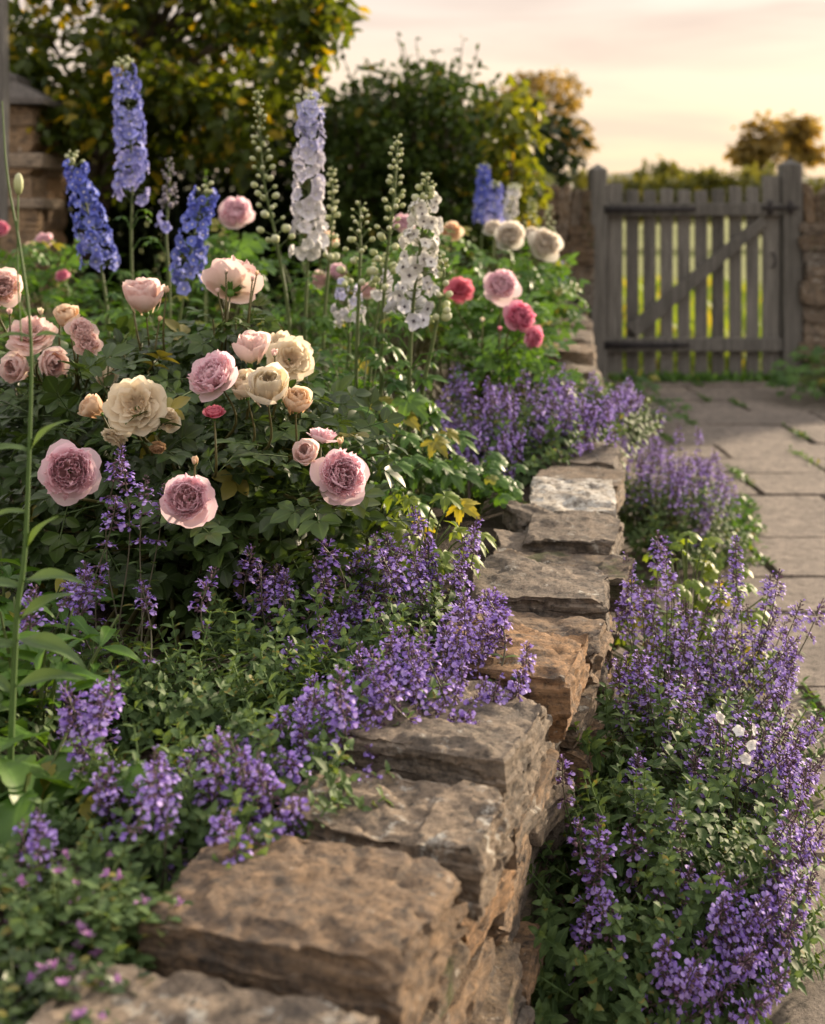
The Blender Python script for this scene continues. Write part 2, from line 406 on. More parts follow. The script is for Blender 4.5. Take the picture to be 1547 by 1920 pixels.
M['delwhite'] = petal('white_sepal', [(0, (.76, .77, .84)), (.3, (.84, .83, .80)), (.8, (.84, .83, .78)), (1, (.72, .76, .60))], 'layer', .3, .3)
M['pinkrose'] = petal('pink_rose_petal', [(0, (.97, .68, .69)), (.45, (.96, .66, .70)), (.72, (.95, .66, .72)), (1, (.95, .78, .79))], 'layer', .22, .55, (.92, .70, .78))
M['creamrose'] = petal('cream_rose_petal', [(0, (.88, .64, .44)), (.3, (.90, .74, .54)), (.7, (.91, .80, .64)), (1, (.92, .84, .71))], 'layer', .2, .55, (.88, .80, .62))
M['apricotrose'] = petal('apricot_rose_petal', [(0, (.86, .42, .20)), (.5, (.88, .58, .34)), (1, (.90, .72, .52))], 'layer', .25, .55, (.90, .74, .58))
M['blushrose'] = petal('blush_rose_petal', [(0, (.94, .66, .60)), (.5, (.94, .70, .65)), (1, (.95, .80, .72))], 'layer', .25, .55, (.90, .70, .68), base=(.88, .74, .46))
M['crimsonrose'] = petal('crimson_rose_petal', [(0, (.55, .05, .12)), (1, (.74, .16, .24))], 'layer', .3, .55, (.78, .32, .38))
M['hotrose'] = petal('deep_pink_rose_petal', [(0, (.74, .12, .26)), (.6, (.82, .24, .40)), (1, (.86, .42, .54))], 'layer', .25, .55, (.86, .40, .52))
M['whiterose'] = petal('white_rose_petal', [(0, (.80, .70, .56)), (1, (.84, .80, .74))], 'layer', .2, .55)
M['witherrose'] = petal('withered_petal', [(0, (.32, .17, .08)), (1, (.50, .34, .20))], 'layer', .5, .2)
M['cloverpink'] = petal('pink_clover_petal', [(0, (.40, .18, .46)), (1, (.56, .32, .56))], 'layer', .7, .3)

# ------------------------------------------------------------------ ground, field, hills, bed, path
EDGE_D = [.6, .85, 1.08, 1.27, 1.43, 1.70, 1.85, 2.0, 2.56, 2.9, 3.4, 4.2, 6.3, 8.1]
EDGE_X = [-.16, -.09, -.026, .043, .105, .175, .225, .28, .40, .45, .54, .63, .86, 1.08]
def edge(d): return np.interp(d, EDGE_D, EDGE_X)     # the path-side face of the low wall
WT = .42                                             # its height

def fbm(p, o=4, seed=0.):
    return mnoise.fractal(Vector(p) + Vector((seed, seed * .7, seed * 1.3)), 1.0, 2.0, o)

def sheet(name, x0, x1, y0, y1, z, mat, nx=2, ny=2, fn=None):
    xs = np.linspace(x0, x1, nx); ys = np.linspace(y0, y1, ny); X, Y = np.meshgrid(xs, ys)
    Z = np.full_like(X, z) if fn is None else np.vectorize(fn)(X, Y)
    mb = MB(); mb.add(np.stack([X, Y, Z], -1).reshape(-1, 3), grid_faces(nx, ny))
    return tag(mb.build(name, M[mat]), kind='structure')

sheet('ground', -3000, 3000, -20, 5000, -.035, 'soil')
sheet('field', -400, 400, 8.3, 900, .0, 'field', 40, 60, lambda x, y: -.02 + .0012 * max(0, y - 10) ** 1.0 * 0 + .02 * fbm((x * .3, y * .3, 0), 3))
def ridge_z(x, y): return max(-1, (1 - ((y - 520) / 200) ** 2)) * (15 + 3.5 * fbm((x * .006, 0, 3), 3) + 2.2 * fbm((x * .03, y * .01, 5), 3))
sheet('hills', -700, 700, 330, 720, 0, 'hill', 220, 14, ridge_z)

def bed():
    ys = np.linspace(.55, 8.3, 120); us = np.linspace(0, 1, 60); mb = MB(); v = []
    for y in ys:
        xr = edge(y) - .10
        for u in us:
            x = -5 + (xr + 5) * u ** .5
            z = .355 + .018 * max(0, y - 1.5) + .03 * fbm((x * 5, y * 5, 0), 4) - .05 * max(0, 1 - (xr - x) / .12)
            v.append((x, y, z))
    mb.add(v, grid_faces(60, 120)); return tag(mb.build('flower_bed', M['soil']), kind='structure')
bed()

def path():
    rng = random.Random(5); mb = MB(); y = .55; cracks = []
    rows = [.34, .42, .30, .48, .40, .36, .52, .33, .46, .62, .40, .30, .35, .55, .42, .38, .60, .44]
    k = 0
    while y < 8.05:
        dl = min(rows[k % len(rows)], 8.12 - y); k += 1
        x = edge(y + dl / 2) + .03 - rng.uniform(0, .3)
        xe = 2.28 if y > 6.6 else 3.6
        while x < xe:
            w = rng.uniform(.48, 1.0); w = min(w, xe + .2 - x)
            g = rng.uniform(.008, .015); n = 12
            xs = np.concatenate([[0], np.linspace(.005, w - g - .005, n), [w - g]]); yl = dl - g
            yy = np.concatenate([[0], np.linspace(.005, yl - .005, n), [yl]])
            X, Y = np.meshgrid(xs, yy); tilt = rng.uniform(-.004, .004); tx = rng.uniform(-.004, .004); z0 = rng.uniform(-.003, .003)
            Z = np.zeros_like(X); s = rng.uniform(0, 50); OX = np.zeros_like(X); OY = np.zeros_like(X)
            for i in range(n + 2):
                for j in range(n + 2):
                    px_, py_ = x + X[i, j], y + Y[i, j]
                    Z[i, j] = z0 + tilt * (X[i, j] / w - .5) + tx * (Y[i, j] / dl - .5) + .0035 * fbm((px_ * 9, py_ * 6, s), 4)
                    if i in (0, n + 1) or j in (0, n + 1): Z[i, j] -= .03
                    OX[i, j] = .006 * fbm((px_ * 7, py_ * 7, s + 9), 3); OY[i, j] = .006 * fbm((px_ * 7, py_ * 7, s + 19), 3)
            mb.add(np.stack([x + X + OX, y + Y + OY, Z], -1).reshape(-1, 3), grid_faces(n + 2, n + 2))
            cracks.append((x + w, y, dl)); x += w
        y += dl
    po = tag(mb.build('path', M['paving']), kind='structure'); po.data.set_sharp_from_angle(angle=R(14))
    return cracks
JOINTS = path()

# ------------------------------------------------------------------ stones
def stone_mesh(name, mat, L, W, H, seed, n=14, chips=7, rough=1.0, strata=1.0):
    """a broken sandstone block centred on the origin, L along y, W along x, H along z"""
    rng = random.Random(seed); g = np.linspace(-1, 1, n + 1)
    vs = []
    for ax in range(3):
        for sgn in (-1, 1):
            A, B = np.meshgrid(g, g); C = np.full_like(A, sgn)
            o = [None] * 3; o[ax] = C; o[(ax + 1) % 3] = A; o[(ax + 2) % 3] = B * (1 if True else 1)
            vs.append((np.stack(o, -1).reshape(-1, 3), sgn))
    V, Q, off = [], [], 0
    gf = grid_faces(n + 1, n + 1)
    for v, sgn in vs:
        V.append(v); Q.append((gf if sgn > 0 else gf[:, ::-1]) + off); off += len(v)
    V = np.concatenate(V); Q = np.concatenate(Q)
    key = np.round(V * 1000).astype(int)
    _, idx, inv = np.unique(key, axis=0, return_index=True, return_inverse=True)
    V = V[idx]; Q = inv.reshape(-1)[Q]
    half = np.array([W, L, H]) / 2
    N0 = np.where(np.abs(np.abs(V) - 1) < 1e-6, np.sign(V), 0.0); N0 = nrm(N0)
    V = V * half
    # the outline in plan is an uneven quadrilateral
    sk = [rng.uniform(-.16, .16) for _ in range(4)]
    V[:, 0] += V[:, 1] / half[1] * sk[0] * half[1] * .5 + half[0] * sk[1] * (V[:, 1] / half[1]) ** 2 * .3
    V[:, 1] *= 1 + sk[2] * V[:, 0] / half[0] * .7
    V[:, 2] += half[2] * .35 * sk[3] * V[:, 1] / half[1] + half[2] * .25 * sk[1] * V[:, 0] / half[0]
    mn = min(W, L, H) / 2
    for _ in range(chips):
        d = np.array([rng.choice((-1, 1)) * rng.uniform(.3, 1), rng.choice((-1, 1)) * rng.uniform(.0, 1), rng.choice((-1, 1)) * rng.uniform(.2, 1)])
        d = nrm(d); ext = (np.abs(d) * half).sum(); c = ext - rng.uniform(.10, .62) * mn
        t = V @ d - c; m = t > 0; V[m] -= np.outer(t[m], d)
    dirn = N0
    s = seed * 3.17 % 100
    out = np.empty_like(V)
    for i, p in enumerate(V):
        q = Vector(p) + Vector((s, s * .5, -s))
        a = mnoise.fractal(q * 9, 1.0, 2.0, 3) * .0040
        tr = mnoise.fractal(Vector((q.x * 6, q.y * 6, q.z * 3 + 7)), 1.0, 2.0, 3) * 2.6; fl = math.floor(tr); tr = (fl + min(1, max(0, (tr - fl) * 9))) * .0060 * (1 if dirn[i][2] > -.2 else 0)
        b = mnoise.fractal(q * 60, .6, 2.0, 3) * .0026
        r = -max(0, 1 - abs(mnoise.noise(q * 15)) * 9) * .8 - .3 * max(0, 1 - abs(mnoise.noise(q * 31 + Vector((5, 5, 5)))) * 6)
        lz = q.z + mnoise.noise(q * 12) * .006; lay = (mnoise.cell(Vector((round(q.x * 6), round(q.y * 6), lz * 85))) - .5) * .0055 * strata + mnoise.noise(q * 26) * .003
        side = dirn[i].copy(); side[2] = 0
        out[i] = p + dirn[i] * ((a + b + .003 * r) * rough) + side * lay + np.array([0, 0, tr * rough * min(1.0, H / .08)])
    mb = MB(); mb.add(out, Q); me = mb.mesh(name, M[mat]); me.set_sharp_from_angle(angle=R(32)); return me

def place_part(name, me, parent, loc, yaw=0., tilt=(0, 0), scale=1.0):
    o = link(name, me, parent)
    o.matrix_basis = Matrix.Translation(tuple(map(float, loc))) @ Matrix.Rotation(yaw, 4, 'Z') @ Matrix.Rotation(tilt[0], 4, 'X') @ Matrix.Rotation(tilt[1], 4, 'Y') @ Matrix.Scale(scale, 4)
    return o

def slope(d): return (edge(d + .08) - edge(d - .08)) / .16

def low_wall():
    w = thing('dry_stone_wall', 'low dry stone retaining wall of tan sandstone running along the flower bed towards the gate', 'wall', (edge(2.5) - .15, 2.5, 0))
    core = MB(); ds = np.linspace(.6, 8.1, 50); v = []
    for d in ds:
        x = edge(d)
        v += [(x - .26, d, -.03), (x - .26, d, .33), (x - .055, d, .33), (x - .055, d, -.03)]
    core.add(v, grid_faces(4, 50)); core.build('rubble_core', M['soil'], w)
    # copings: near end, far end, width across the wall, thickness, top height, material, sideways shift, tilt, label
    caps = [(.48, .72, .30, .07, .412, 'sandstone', 0, 0, None), (.735, 1.078, .26, .066, .410, 'greystone', 0, .02, 'grey speckled coping stone'),
            (1.09, 1.295, .255, .064, .420, 'brownstone', .0, -.03, 'big brown sandstone coping'), (1.30, 1.445, .235, .066, .418, 'greystone', .0, .03, 'coping blotched with white lichen'),
            (1.455, 1.70, .20, .115, .432, 'sandstone', -.004, .02, None), (1.71, 1.875, .20, .09, .442, 'brownstone', .018, .05, None),
            (1.885, 2.03, .23, .062, .422, 'brownstone', .014, .03, None), (2.04, 2.26, .22, .066, .436, 'sandstone', .0, .07, None),
            (2.26, 2.42, .26, .055, .410, 'darkstone', .03, .05, None), (2.43, 2.65, .19, .06, .424, 'sandstone', .0, .04, None),
            (2.66, 2.93, .185, .07, .436, 'palestone', -.005, .05, 'pale grey weathered coping'), (2.95, 3.15, .20, .06, .42, 'sandstone', .012, .0, None),
            (3.17, 3.45, .21, .075, .432, 'sandstone', .0, .02, None), (3.47, 3.71, .2, .07, .42, 'greystone', 0, .02, None),
            (3.73, 4.04, .24, .075, .43, 'sandstone', 0, .02, None), (4.06, 4.4, .27, .07, .44, 'palestone', 0, .03, None), (4.42, 4.78, .27, .08, .43, 'sandstone', 0, .02, None),
            (4.8, 5.2, .26, .1, .44, 'sandstone', 0, 0, None), (5.22, 5.6, .28, .12, .48, 'sandstone', 0, .03, None), (5.62, 6.0, .28, .12, .50, 'sandstone', 0, 0, None),
            (6.02, 6.5, .28, .13, .53, 'sandstone', 0, .02, None), (6.52, 7.0, .28, .13, .50, 'greystone', 0, 0, None), (7.02, 7.5, .28, .13, .52, 'sandstone', 0, 0, None)]
    for k, (d0, d1, wd_, th, zt, mt, sx, tl, lb) in enumerate(caps):
        dm = (d0 + d1) / 2; n = 46 if dm < 1.6 else 26 if dm < 3 else 12
        me = stone_mesh('capstone', mt, (d1 - d0) * .955, wd_, th, 11 + k, n, 7, 1.0)
        o = place_part('capstone', me, w, (edge(dm) - wd_ / 2 + .012 + sx, dm, zt - th / 2), -math.atan(slope(dm)), (tl, tl * .4))
        if lb: o['label'] = lb
    for k, (x, d, L, W_, H, mt, zt) in enumerate([(.235, 2.50, .12, .15, .055, 'sandstone', .405), (.245, 2.68, .10, .085, .085, 'sandstone', .43), (.10, 1.98, .1, .12, .06, 'darkstone', .385), (.17, 2.2, .1, .14, .05, 'darkstone', .385)]):
        o = place_part('capstone', stone_mesh('capstone', mt, L, W_, H, 71 + k, 16), w, (x, d, zt - H / 2), .3 * k, (.05, .12))
    rng = random.Random(8); cz = [(.0, .07), (.07, .135), (.135, .185), (.185, .25), (.25, .30), (.30, .35)]
    for ci, (z0, z1) in enumerate(cz):
        d = .80 + .06 * ci
        while d < 3.7:
            L = rng.uniform(.11, .28) * (1.25 if d > 2.2 else 1)
            h = (z1 - z0) * rng.uniform(.74, .93); W_ = rng.uniform(.13, .18); dm = d + L / 2
            mt = rng.choices(['sandstone', 'greystone', 'darkstone', 'brownstone'], [.3, .2, .2, .3])[0]
            me = stone_mesh('walling_stone', mt, L * .91, W_, h, rng.randint(100, 9999), 20 if dm < 2.2 else 10, 6, .75)
            place_part('walling_stone', me, w, (edge(dm) - W_ / 2 + rng.uniform(-.034, .012), dm, (z0 + z1) / 2), -math.atan(slope(dm)) + rng.uniform(-.08, .08), (rng.uniform(-.05, .05), rng.uniform(-.06, .06)))
            d += L * .985
    return w
low_wall()

def boundary(name, label, x0, x1, y, seed, ztop):
    w = thing(name, label, 'wall', ((x0 + x1) / 2, y, 0)); rng = random.Random(seed)
    mb = MB(); a, b, c, d_, z = x0 + .03, x1 - .03, y - .10, y + .16, ztop - .24
    v = [(a, c, -.03), (b, c, -.03), (b, d_, -.03), (a, d_, -.03), (a, c, z), (b, c, z), (b, d_, z), (a, d_, z)]
    mb.add(v, [(0, 1, 5, 4), (1, 2, 6, 5), (2, 3, 7, 6), (3, 0, 4, 7), (4, 5, 6, 7)]); mb.build('rubble_core', M['soil'], w)
    base = [stone_mesh('walling_stone', rng.choice(['farstone', 'farstone', 'sandstone', 'greystone', 'darkstone']), .2, .3, .11, 500 + i + seed, 9, 6) for i in range(9)]
    z = 0.
    while z < ztop - .26:
        h = min(rng.uniform(.09, .14), ztop - .25 - z + .02); x = x0 + rng.uniform(-.04, .02)
        while x < x1 - .04:
            L = min(rng.uniform(.16, .36), x1 - x + .03); o = link('walling_stone', rng.choice(base), w)
            o.matrix_basis = Matrix.Translation((x + L / 2, y - .09 + rng.uniform(-.02, .02), z + h / 2)) @ Matrix.Diagonal((L / .3 * .98, 1.1, h / .11 * .97, 1))
            x += L
        z += h
    x = x0 + .01
    while x < x1 - .03:                                # copings stand on edge
        t = rng.uniform(.055, .095); h = rng.uniform(.19, .27); o = link('coping_stone', rng.choice(base), w)
        o.matrix_basis = Matrix.Translation((x + t / 2, y - .02, ztop - .26 + h / 2)) @ Matrix.Rotation(rng.uniform(-.12, .16), 4, 'Y') @ Matrix.Diagonal((t / .3, 1.45, h / .11, 1))
        x += t
boundary('boundary_wall', 'taller dry stone wall with upright coping stones left of the wooden gate', -.3, 1.10, 8.12, 3, 1.22)
boundary('boundary_wall', 'taller dry stone wall butting up to the latch side gatepost at the right edge', 2.43, 3.6, 8.12, 6, 1.22)

# ------------------------------------------------------------------ gate
def box(mb, x0, x1, y0, y1, z0, z1, bev=.004, seed=0, segs=1):
    """a sawn board with eased edges"""
    b = bev
    def ring(z, i): return [(x0 + i, y0, z), (x1 - i, y0, z), (x1, y0 + i, z), (x1, y1 - i, z), (x1 - i, y1, z), (x0 + i, y1, z), (x0, y1 - i, z), (x0, y0 + i, z)]
    def inner(z): return [(x0 + 2 * b, y0 + b, z), (x1 - 2 * b, y0 + b, z), (x1 - b, y0 + 2 * b, z), (x1 - b, y1 - 2 * b, z), (x1 - 2 * b, y1 - b, z), (x0 + 2 * b, y1 - b, z), (x0 + b, y1 - 2 * b, z), (x0 + b, y0 + 2 * b, z)]
    rings = [inner(z0), ring(z0 + b, b), ring(z1 - b, b), inner(z1)]
    v = [p for r in rings for p in r]; q = []
    for i in range(3):
        for j in range(8): q.append((i * 8 + j, i * 8 + (j + 1) % 8, (i + 1) * 8 + (j + 1) % 8, (i + 1) * 8 + j))
    for o, fl in ((0, True), (24, False)):
        c = [o + k for k in range(8)]
        f = [(c[0], c[1], c[2], c[3]), (c[0], c[3], c[4], c[7]), (c[4], c[5], c[6], c[7])]
        q += [x[::-1] for x in f] if fl else f
    mb.add(v, q)

def board(name, x0, x1, y0, y1, z0, z1, mat, parent, point=0.):
    mb = MB(); box(mb, x0, x1, y0, y1, z0, z1)
    if point:
        v = mb.v[0]; top = v[:, 2] > z1 - .01; cx = (x0 + x1) / 2
        v[top, 2] += point * (1 - (np.abs(v[top, 0] - cx) / ((x1 - x0) / 2)) ** 2)
    return mb.build(name, M[mat], parent, False)

def gate():
    g = thing('wooden_gate', 'weathered grey picket gate with diagonal brace at the end of the path', 'gate', (1.76, 8.0, 0))
    yf = 8.0
    board('stile', 1.222, 1.315, yf - .0, yf + .05, .04, 1.24, 'wood', g); board('stile', 2.195, 2.298, yf - .0, yf + .05, .04, 1.285, 'wood', g)
    rng = random.Random(4)
    for k in range(8):
        x = 1.338 + k * .1075
        board('pale', x, x + .079, yf + .012, yf + .034, .035, 1.20 + rng.uniform(-.015, .015), 'wood', g, .022)
    board('top_rail', 1.20, 2.30, yf - .045, yf - .003, 1.035, 1.115, 'wood', g)
    board('bottom_rail', 1.20, 2.30, yf - .045, yf - .003, .19, .275, 'wood', g)
    mb = MB(); a, b = np.array([1.345, .277]), np.array([2.20, 1.033]); t = nrm(b - a); n_ = np.array([-t[1], t[0]]) * .042
    c = [a + n_ * 1.0 + t * .0, a - n_, b - n_, b + n_]; c[0] = np.array([1.335, .35]); c[1] = np.array([1.38, .277]); c[1] = np.array([1.40, .278]); c[2] = np.array([2.21, .985]); c[3] = np.array([2.165, 1.032])
    v = [(p[0], y_, p[1]) for y_ in (yf - .043, yf - .005) for p in c]
    mb.add(v, [(0, 1, 2, 3), (7, 6, 5, 4), (0, 4, 5, 1), (1, 5, 6, 2), (2, 6, 7, 3), (3, 7, 4, 0)]); mb.build('brace', M['wood'], g, False)
    for z in (1.075, .232):
        mb = MB(); box(mb, 1.19, 1.76 if z > 1 else 1.72, yf - .056, yf - .046, z - .024, z + .024, .002)
        s = mb.v[0]; far_ = s[:, 0] > 1.6; s[far_, 2] = z + (s[far_, 2] - z) * .55
        hg = mb.build('strap_hinge', M['iron'], g)
        for bx in (1.24, 1.36, 1.50, 1.64):
            mb = MB(); mb.scatter(ball_tpl(8, 4), np.eye(3)[None] * np.array([.011, .008, .011]), np.array([[bx, yf - .057, z]])); bo = link('bolt', mb.mesh('bolt', M['iron'])); bo.parent = hg
    mb = MB(); box(mb, 2.17, 2.40, yf - .062, yf - .050, 1.075, 1.095, .002); box(mb, 2.205, 2.235, yf - .066, yf - .046, 1.045, 1.13, .002)
    box(mb, 2.33, 2.36, yf - .07, yf - .049, 1.05, 1.125, .002); mb.build('latch', M['iron'], g)
    mb = MB(); tube(mb, curve([(2.245, yf - .004, .80), (2.25, yf - .05, .79), (2.25, yf - .05, .73), (2.245, yf - .004, .715)], 12), .007); mb.build('pull_handle', M['iron'], g)
    for x0, x1, lb, zt in ((1.105, 1.212, 'square grey oak gatepost carrying the hinges, beside the upright copings', 1.33), (2.304, 2.425, 'square grey oak gatepost on the latch side of the gate', 1.36)):
        mb = MB(); box(mb, x0, x1, yf - .05, yf + .09, -.02, zt, .008)
        v = mb.v[0]; cx, cy = (x0 + x1) / 2, yf + .02; top = v[:, 2] > zt - .03
        mb.add([(x0 + .012, yf - .04, zt), (x1 - .012, yf - .04, zt), (x1 - .012, yf + .08, zt), (x0 + .012, yf + .08, zt), (cx, cy, zt + .03)], [(0, 1, 4, 4), (1, 2, 4, 4), (2, 3, 4, 4), (3, 0, 4, 4)])
        tag(mb.build('gatepost', M['wood'], None, False), lb, 'post')
gate()

# ------------------------------------------------------------------ stone outbuilding at the left edge
def outbuilding():
    d = 6.2; x1 = P(70, 0, d)[0]; x0 = x1 - 1.6; z0, z1 = .3, P(0, 196, d)[2]; dp = .36
    w = thing('stone_outbuilding', 'small tan stone outbuilding with slate roof at the left edge behind the flowers', 'building', ((x0 + x1) / 2, d + .6, .3))
    base = [stone_mesh('walling_stone', 'ashlar', .28, .34, .13, 900 + i, 9, 4, .5) for i in range(4)]; rng = random.Random(2)
    mb = MB(); box(mb, x0 + .04, x1 - .05, d + .05, d + dp - .02, z0, z1, .01); mb.build('wall', M['ashlar'], w, False)
    z = z0
    while z < z1 - .03:                                # courses of facing stone on the two visible sides
        h = rng.uniform(.11, .15); h = min(h, z1 - z); x = x1
        while x > x0:
            L = rng.uniform(.22, .4); o = link('walling_stone', rng.choice(base), w)
            o.matrix_basis = Matrix.Translation((x - L / 2 - .01, d + .09, z + h / 2)) @ Matrix.Diagonal((L / .34 * .98, .75, h / .13 * .96, 1)); x -= L
        y = d + .2
        while y < d + dp - .15:
            L = rng.uniform(.22, .4); o = link('walling_stone', rng.choice(base), w)
            o.matrix_basis = Matrix.Translation((x1 - .10, y + L / 2, z + h / 2)) @ Matrix.Diagonal((.6, L / .28 * .98, h / .13 * .96, 1)); y += L
        z += h
    for py0, py1 in ((287, 316), (372, 392)):
        mb = MB(); za, zb = P(0, py1, d)[2], P(0, py0, d)[2]
        box(mb, x0, x1 + .03, d - .03, d + dp + .03, za, zb, .01); mb.build('ledge', M['ledge'], w, False)
    mb = MB(); a0, a1, b0, b1 = x0 - .06, x1 + .05, d - .07, d + dp + .07; am, bm_ = (a0 + a1) / 2, (b0 + b1) / 2
    for k in range(6):                                  # hipped roof of stone slates laid in overlapping courses
        lo, hi = k / 6, (k + 1) / 6
        def rg_(f, lift): return [(a0 + (am - a0) * f, b0 + (bm_ - b0) * f, z1 + .62 * f + lift), (a1 + (am - a1) * f, b0 + (bm_ - b0) * f, z1 + .62 * f + lift), (a1 + (am - a1) * f, b1 + (bm_ - b1) * f, z1 + .62 * f + lift), (a0 + (am - a0) * f, b1 + (bm_ - b1) * f, z1 + .62 * f + lift)]
        A, B, C = rg_(lo, 0), rg_(lo, .028), rg_(hi, .004)
        mb.add(A + B + C, [(i, (i + 1) % 4, 4 + (i + 1) % 4, 4 + i) for i in range(4)] + [(4 + i, 4 + (i + 1) % 4, 8 + (i + 1) % 4, 8 + i) for i in range(4)])
    mb.add([(a0, b0, z1), (a1, b0, z1), (a1, b1, z1), (a0, b1, z1)], [(3, 2, 1, 0)])
    mb.build('roof', M['slate'], w, False)
outbuilding()

# ------------------------------------------------------------------ trees, hedges, shrubs
def leaf_cloud(mb, centers, rad, n_each, tpl, size, rng, squash=.8, jitter=.35, mat=None, hang=.25):
    centers = np.asarray(centers); K = len(centers) * n_each
    c = np.repeat(centers, n_each, 0); r = np.repeat(np.broadcast_to(rad, (len(centers),)), n_each)
    o = nrm(rng.normal(size=(K, 3))) * (rng.random((K, 1)) ** .5) * r[:, None]; o[:, 2] *= squash
    d = nrm(o + rng.normal(size=(K, 3)) * r[:, None] * .7) ; d[:, 2] -= hang; up = nrm(rng.normal(size=(K, 3)) * .6 + [0, 0, 1])
    s = size * rng.uniform(1 - jitter, 1 + jitter, K)
    mb.scatter(tpl, frames(d, up) * s[:, None, None], c + o, rng.random(K))

def tree(name, label, group, base, clusters, rad, n_each, tpl, size, mat, trunk_r, seed, fork=.45, limbs=9, extra=None):
    rng = np.random.default_rng(seed)
    t = thing(name, label, 'tree', base, group); clusters = np.asarray(clusters, float); base = np.asarray(base, float)
    mb = MB(); top = clusters.mean(0); f = base + (top - base) * fork; f[:2] += rng.normal(size=2) * .03 * (top[2] - base[2])
    tube(mb, curve([base, base + (f - base) * .5 + rng.normal(size=3) * .02 * (top[2]), f, top], 14), np.linspace(trunk_r, trunk_r * .35, 13)[:len(curve([base, f, f, top], 14))], 8)
    mb.build('trunk', M['bark'], t)
    mb = MB()
    idx = rng.permutation(len(clusters))[:limbs * 4]
    for k, i in enumerate(idx):
        c = clusters[i]; s = base + (top - base) * rng.uniform(fork * .8, .95); m = (s + c) / 2 + [0, 0, .08 * np.linalg.norm(c - s)]
        cv = curve([s, m, c], 8); tube(mb, cv, np.linspace(trunk_r * (.4 if k < limbs else .18), trunk_r * .04, len(cv)), 5)
    mb.build('limb', M['bark'], t)
    mb = MB(); leaf_cloud(mb, clusters, rad, n_each, tpl, size, rng)
    mats = [M[mat]]
    if extra is not None: extra(mb, rng); mats.append(M['goldleaf'])
    mb.build('crown', mats, t); return t

def blob(rng, c, r, n, shell=.55):
    p = nrm(rng.normal(size=(n, 3))) * (shell + (1 - shell) * rng.random((n, 1))); return np.asarray(c) + p * np.asarray(r)

oval = leaf_tpl(.55, 4, 3, .25, .35); ovate = leaf_tpl(.6, 6, 5, .3, .4, .06); lance = leaf_tpl(.3, 7, 5, .3, .5)
rg = np.random.default_rng(12)
# the golden-lit tree at the upper left
cl = []
while len(cl) < 200:
    px, py, d = rg.uniform(-120, 640), rg.uniform(-260, 330), rg.uniform(6.3, 7.9)
    lim = 600 - max(0, py - 40) * .42 + rg.normal() * 22
    if px > lim or (px < 130 and py < 150 and rg.random() < .72): continue
    if py > 250 and rg.random() < .45: continue
    cl.append(P(px, py, d))
for px, py in ((575, 25), (590, 55), (600, 10), (565, 110), (552, 160)): cl.append(P(px, py, 6.3))
tree('leafy_tree', 'large tree with gold and green leaves filling the upper left behind the delphiniums', None, P(75, 0, 7.3) * [1, 1, 0] + [0, 0, .35], cl, .17, 74, ovate, .078, 'treeleaf', .09, 3, .5, 12)
# grey post / trunk at the very left edge
mb = MB(); tube(mb, curve([P(2, 420, 5.6), P(4, 140, 5.6), P(-2, -200, 5.6)], 10), .03, 8)
tag(mb.build('timber_pole', M['wood']), 'slim grey timber pole standing beside the outbuilding eaves', 'pole')
# dark evergreen hedge
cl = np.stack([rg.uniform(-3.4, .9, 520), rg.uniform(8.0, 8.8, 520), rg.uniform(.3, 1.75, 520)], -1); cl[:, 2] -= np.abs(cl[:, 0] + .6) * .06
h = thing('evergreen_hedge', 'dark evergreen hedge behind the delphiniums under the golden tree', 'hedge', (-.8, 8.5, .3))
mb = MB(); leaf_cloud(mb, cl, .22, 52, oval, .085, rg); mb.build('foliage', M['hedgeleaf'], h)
mb = MB()
for x in np.linspace(-2.5, .9, 16): tube(mb, curve([(x, 8.5, .2), (x + .1, 8.45, .8), (x, 8.5, 1.5)], 6), np.linspace(.03, .008, 7)[:len(curve([(0, 0, 0), (0, 0, 1), (0, 0, 2)], 6))])
mb.build('stem', M['bark'], h)
# big dark climber in the middle
def climber():
    c = thing('climbing_shrub', 'dark leafy climbing shrub with stray shoots rising against the sky, left of the far trees', 'shrub', P(760, 0, 7) * [1, 1, 0] + [0, 0, .4])
    cl = []
    while len(cl) < 190:
        px, py = rg.uniform(570, 985), rg.uniform(110, 470)
        top = np.interp(px, [570, 640, 720, 800, 870, 930, 985], [215, 190, 150, 140, 130, 175, 260])
        if py < top + rg.normal() * 14: continue
        cl.append(P(px, py, rg.uniform(6.7, 7.6)))
    mb = MB(); leaf_cloud(mb, cl, .13, 38, ovate, .058, rg)
    st = MB()
    for px, py, bx in ((745, 60, 770), (758, 90, 775), (640, 95, 668), (868, 75, 850), (895, 95, 862), (690, 118, 700), (815, 100, 805), (720, 135, 735), (600, 175, 625), (850, 110, 835), (930, 150, 905), (660, 150, 672), (780, 75, 790), (955, 190, 930)):
        cv = curve([P(bx, 300, 7), P(bx + 4, 200, 6.95), P(px, py, 6.9)], 12); tube(st, cv, np.linspace(.008, .002, len(cv)), 5)
        seg = cv[len(cv) // 3:]; k = len(seg) * 2; loc = np.repeat(seg, 2, 0); d = rg.normal(size=(k, 3)) + [0, 0, .2]
        mb.scatter(ovate, frames(d, nrm(rg.normal(size=(k, 3)) * .5 + [0, 0, 1])) * (.052 * rg.uniform(.6, 1.2, k))[:, None, None], loc, rg.random(k))
    for k in range(14):
        cv = curve([P(rg.uniform(640, 900), 520, 7.1), P(rg.uniform(620, 920), 330, 7.1), P(rg.uniform(620, 940), 220, 7.1)], 10); tube(st, cv, np.linspace(.014, .005, len(cv)), 5)
    mb.build('foliage', M['climbleaf'], c); st.build('stem', M['bark'], c)
climber()
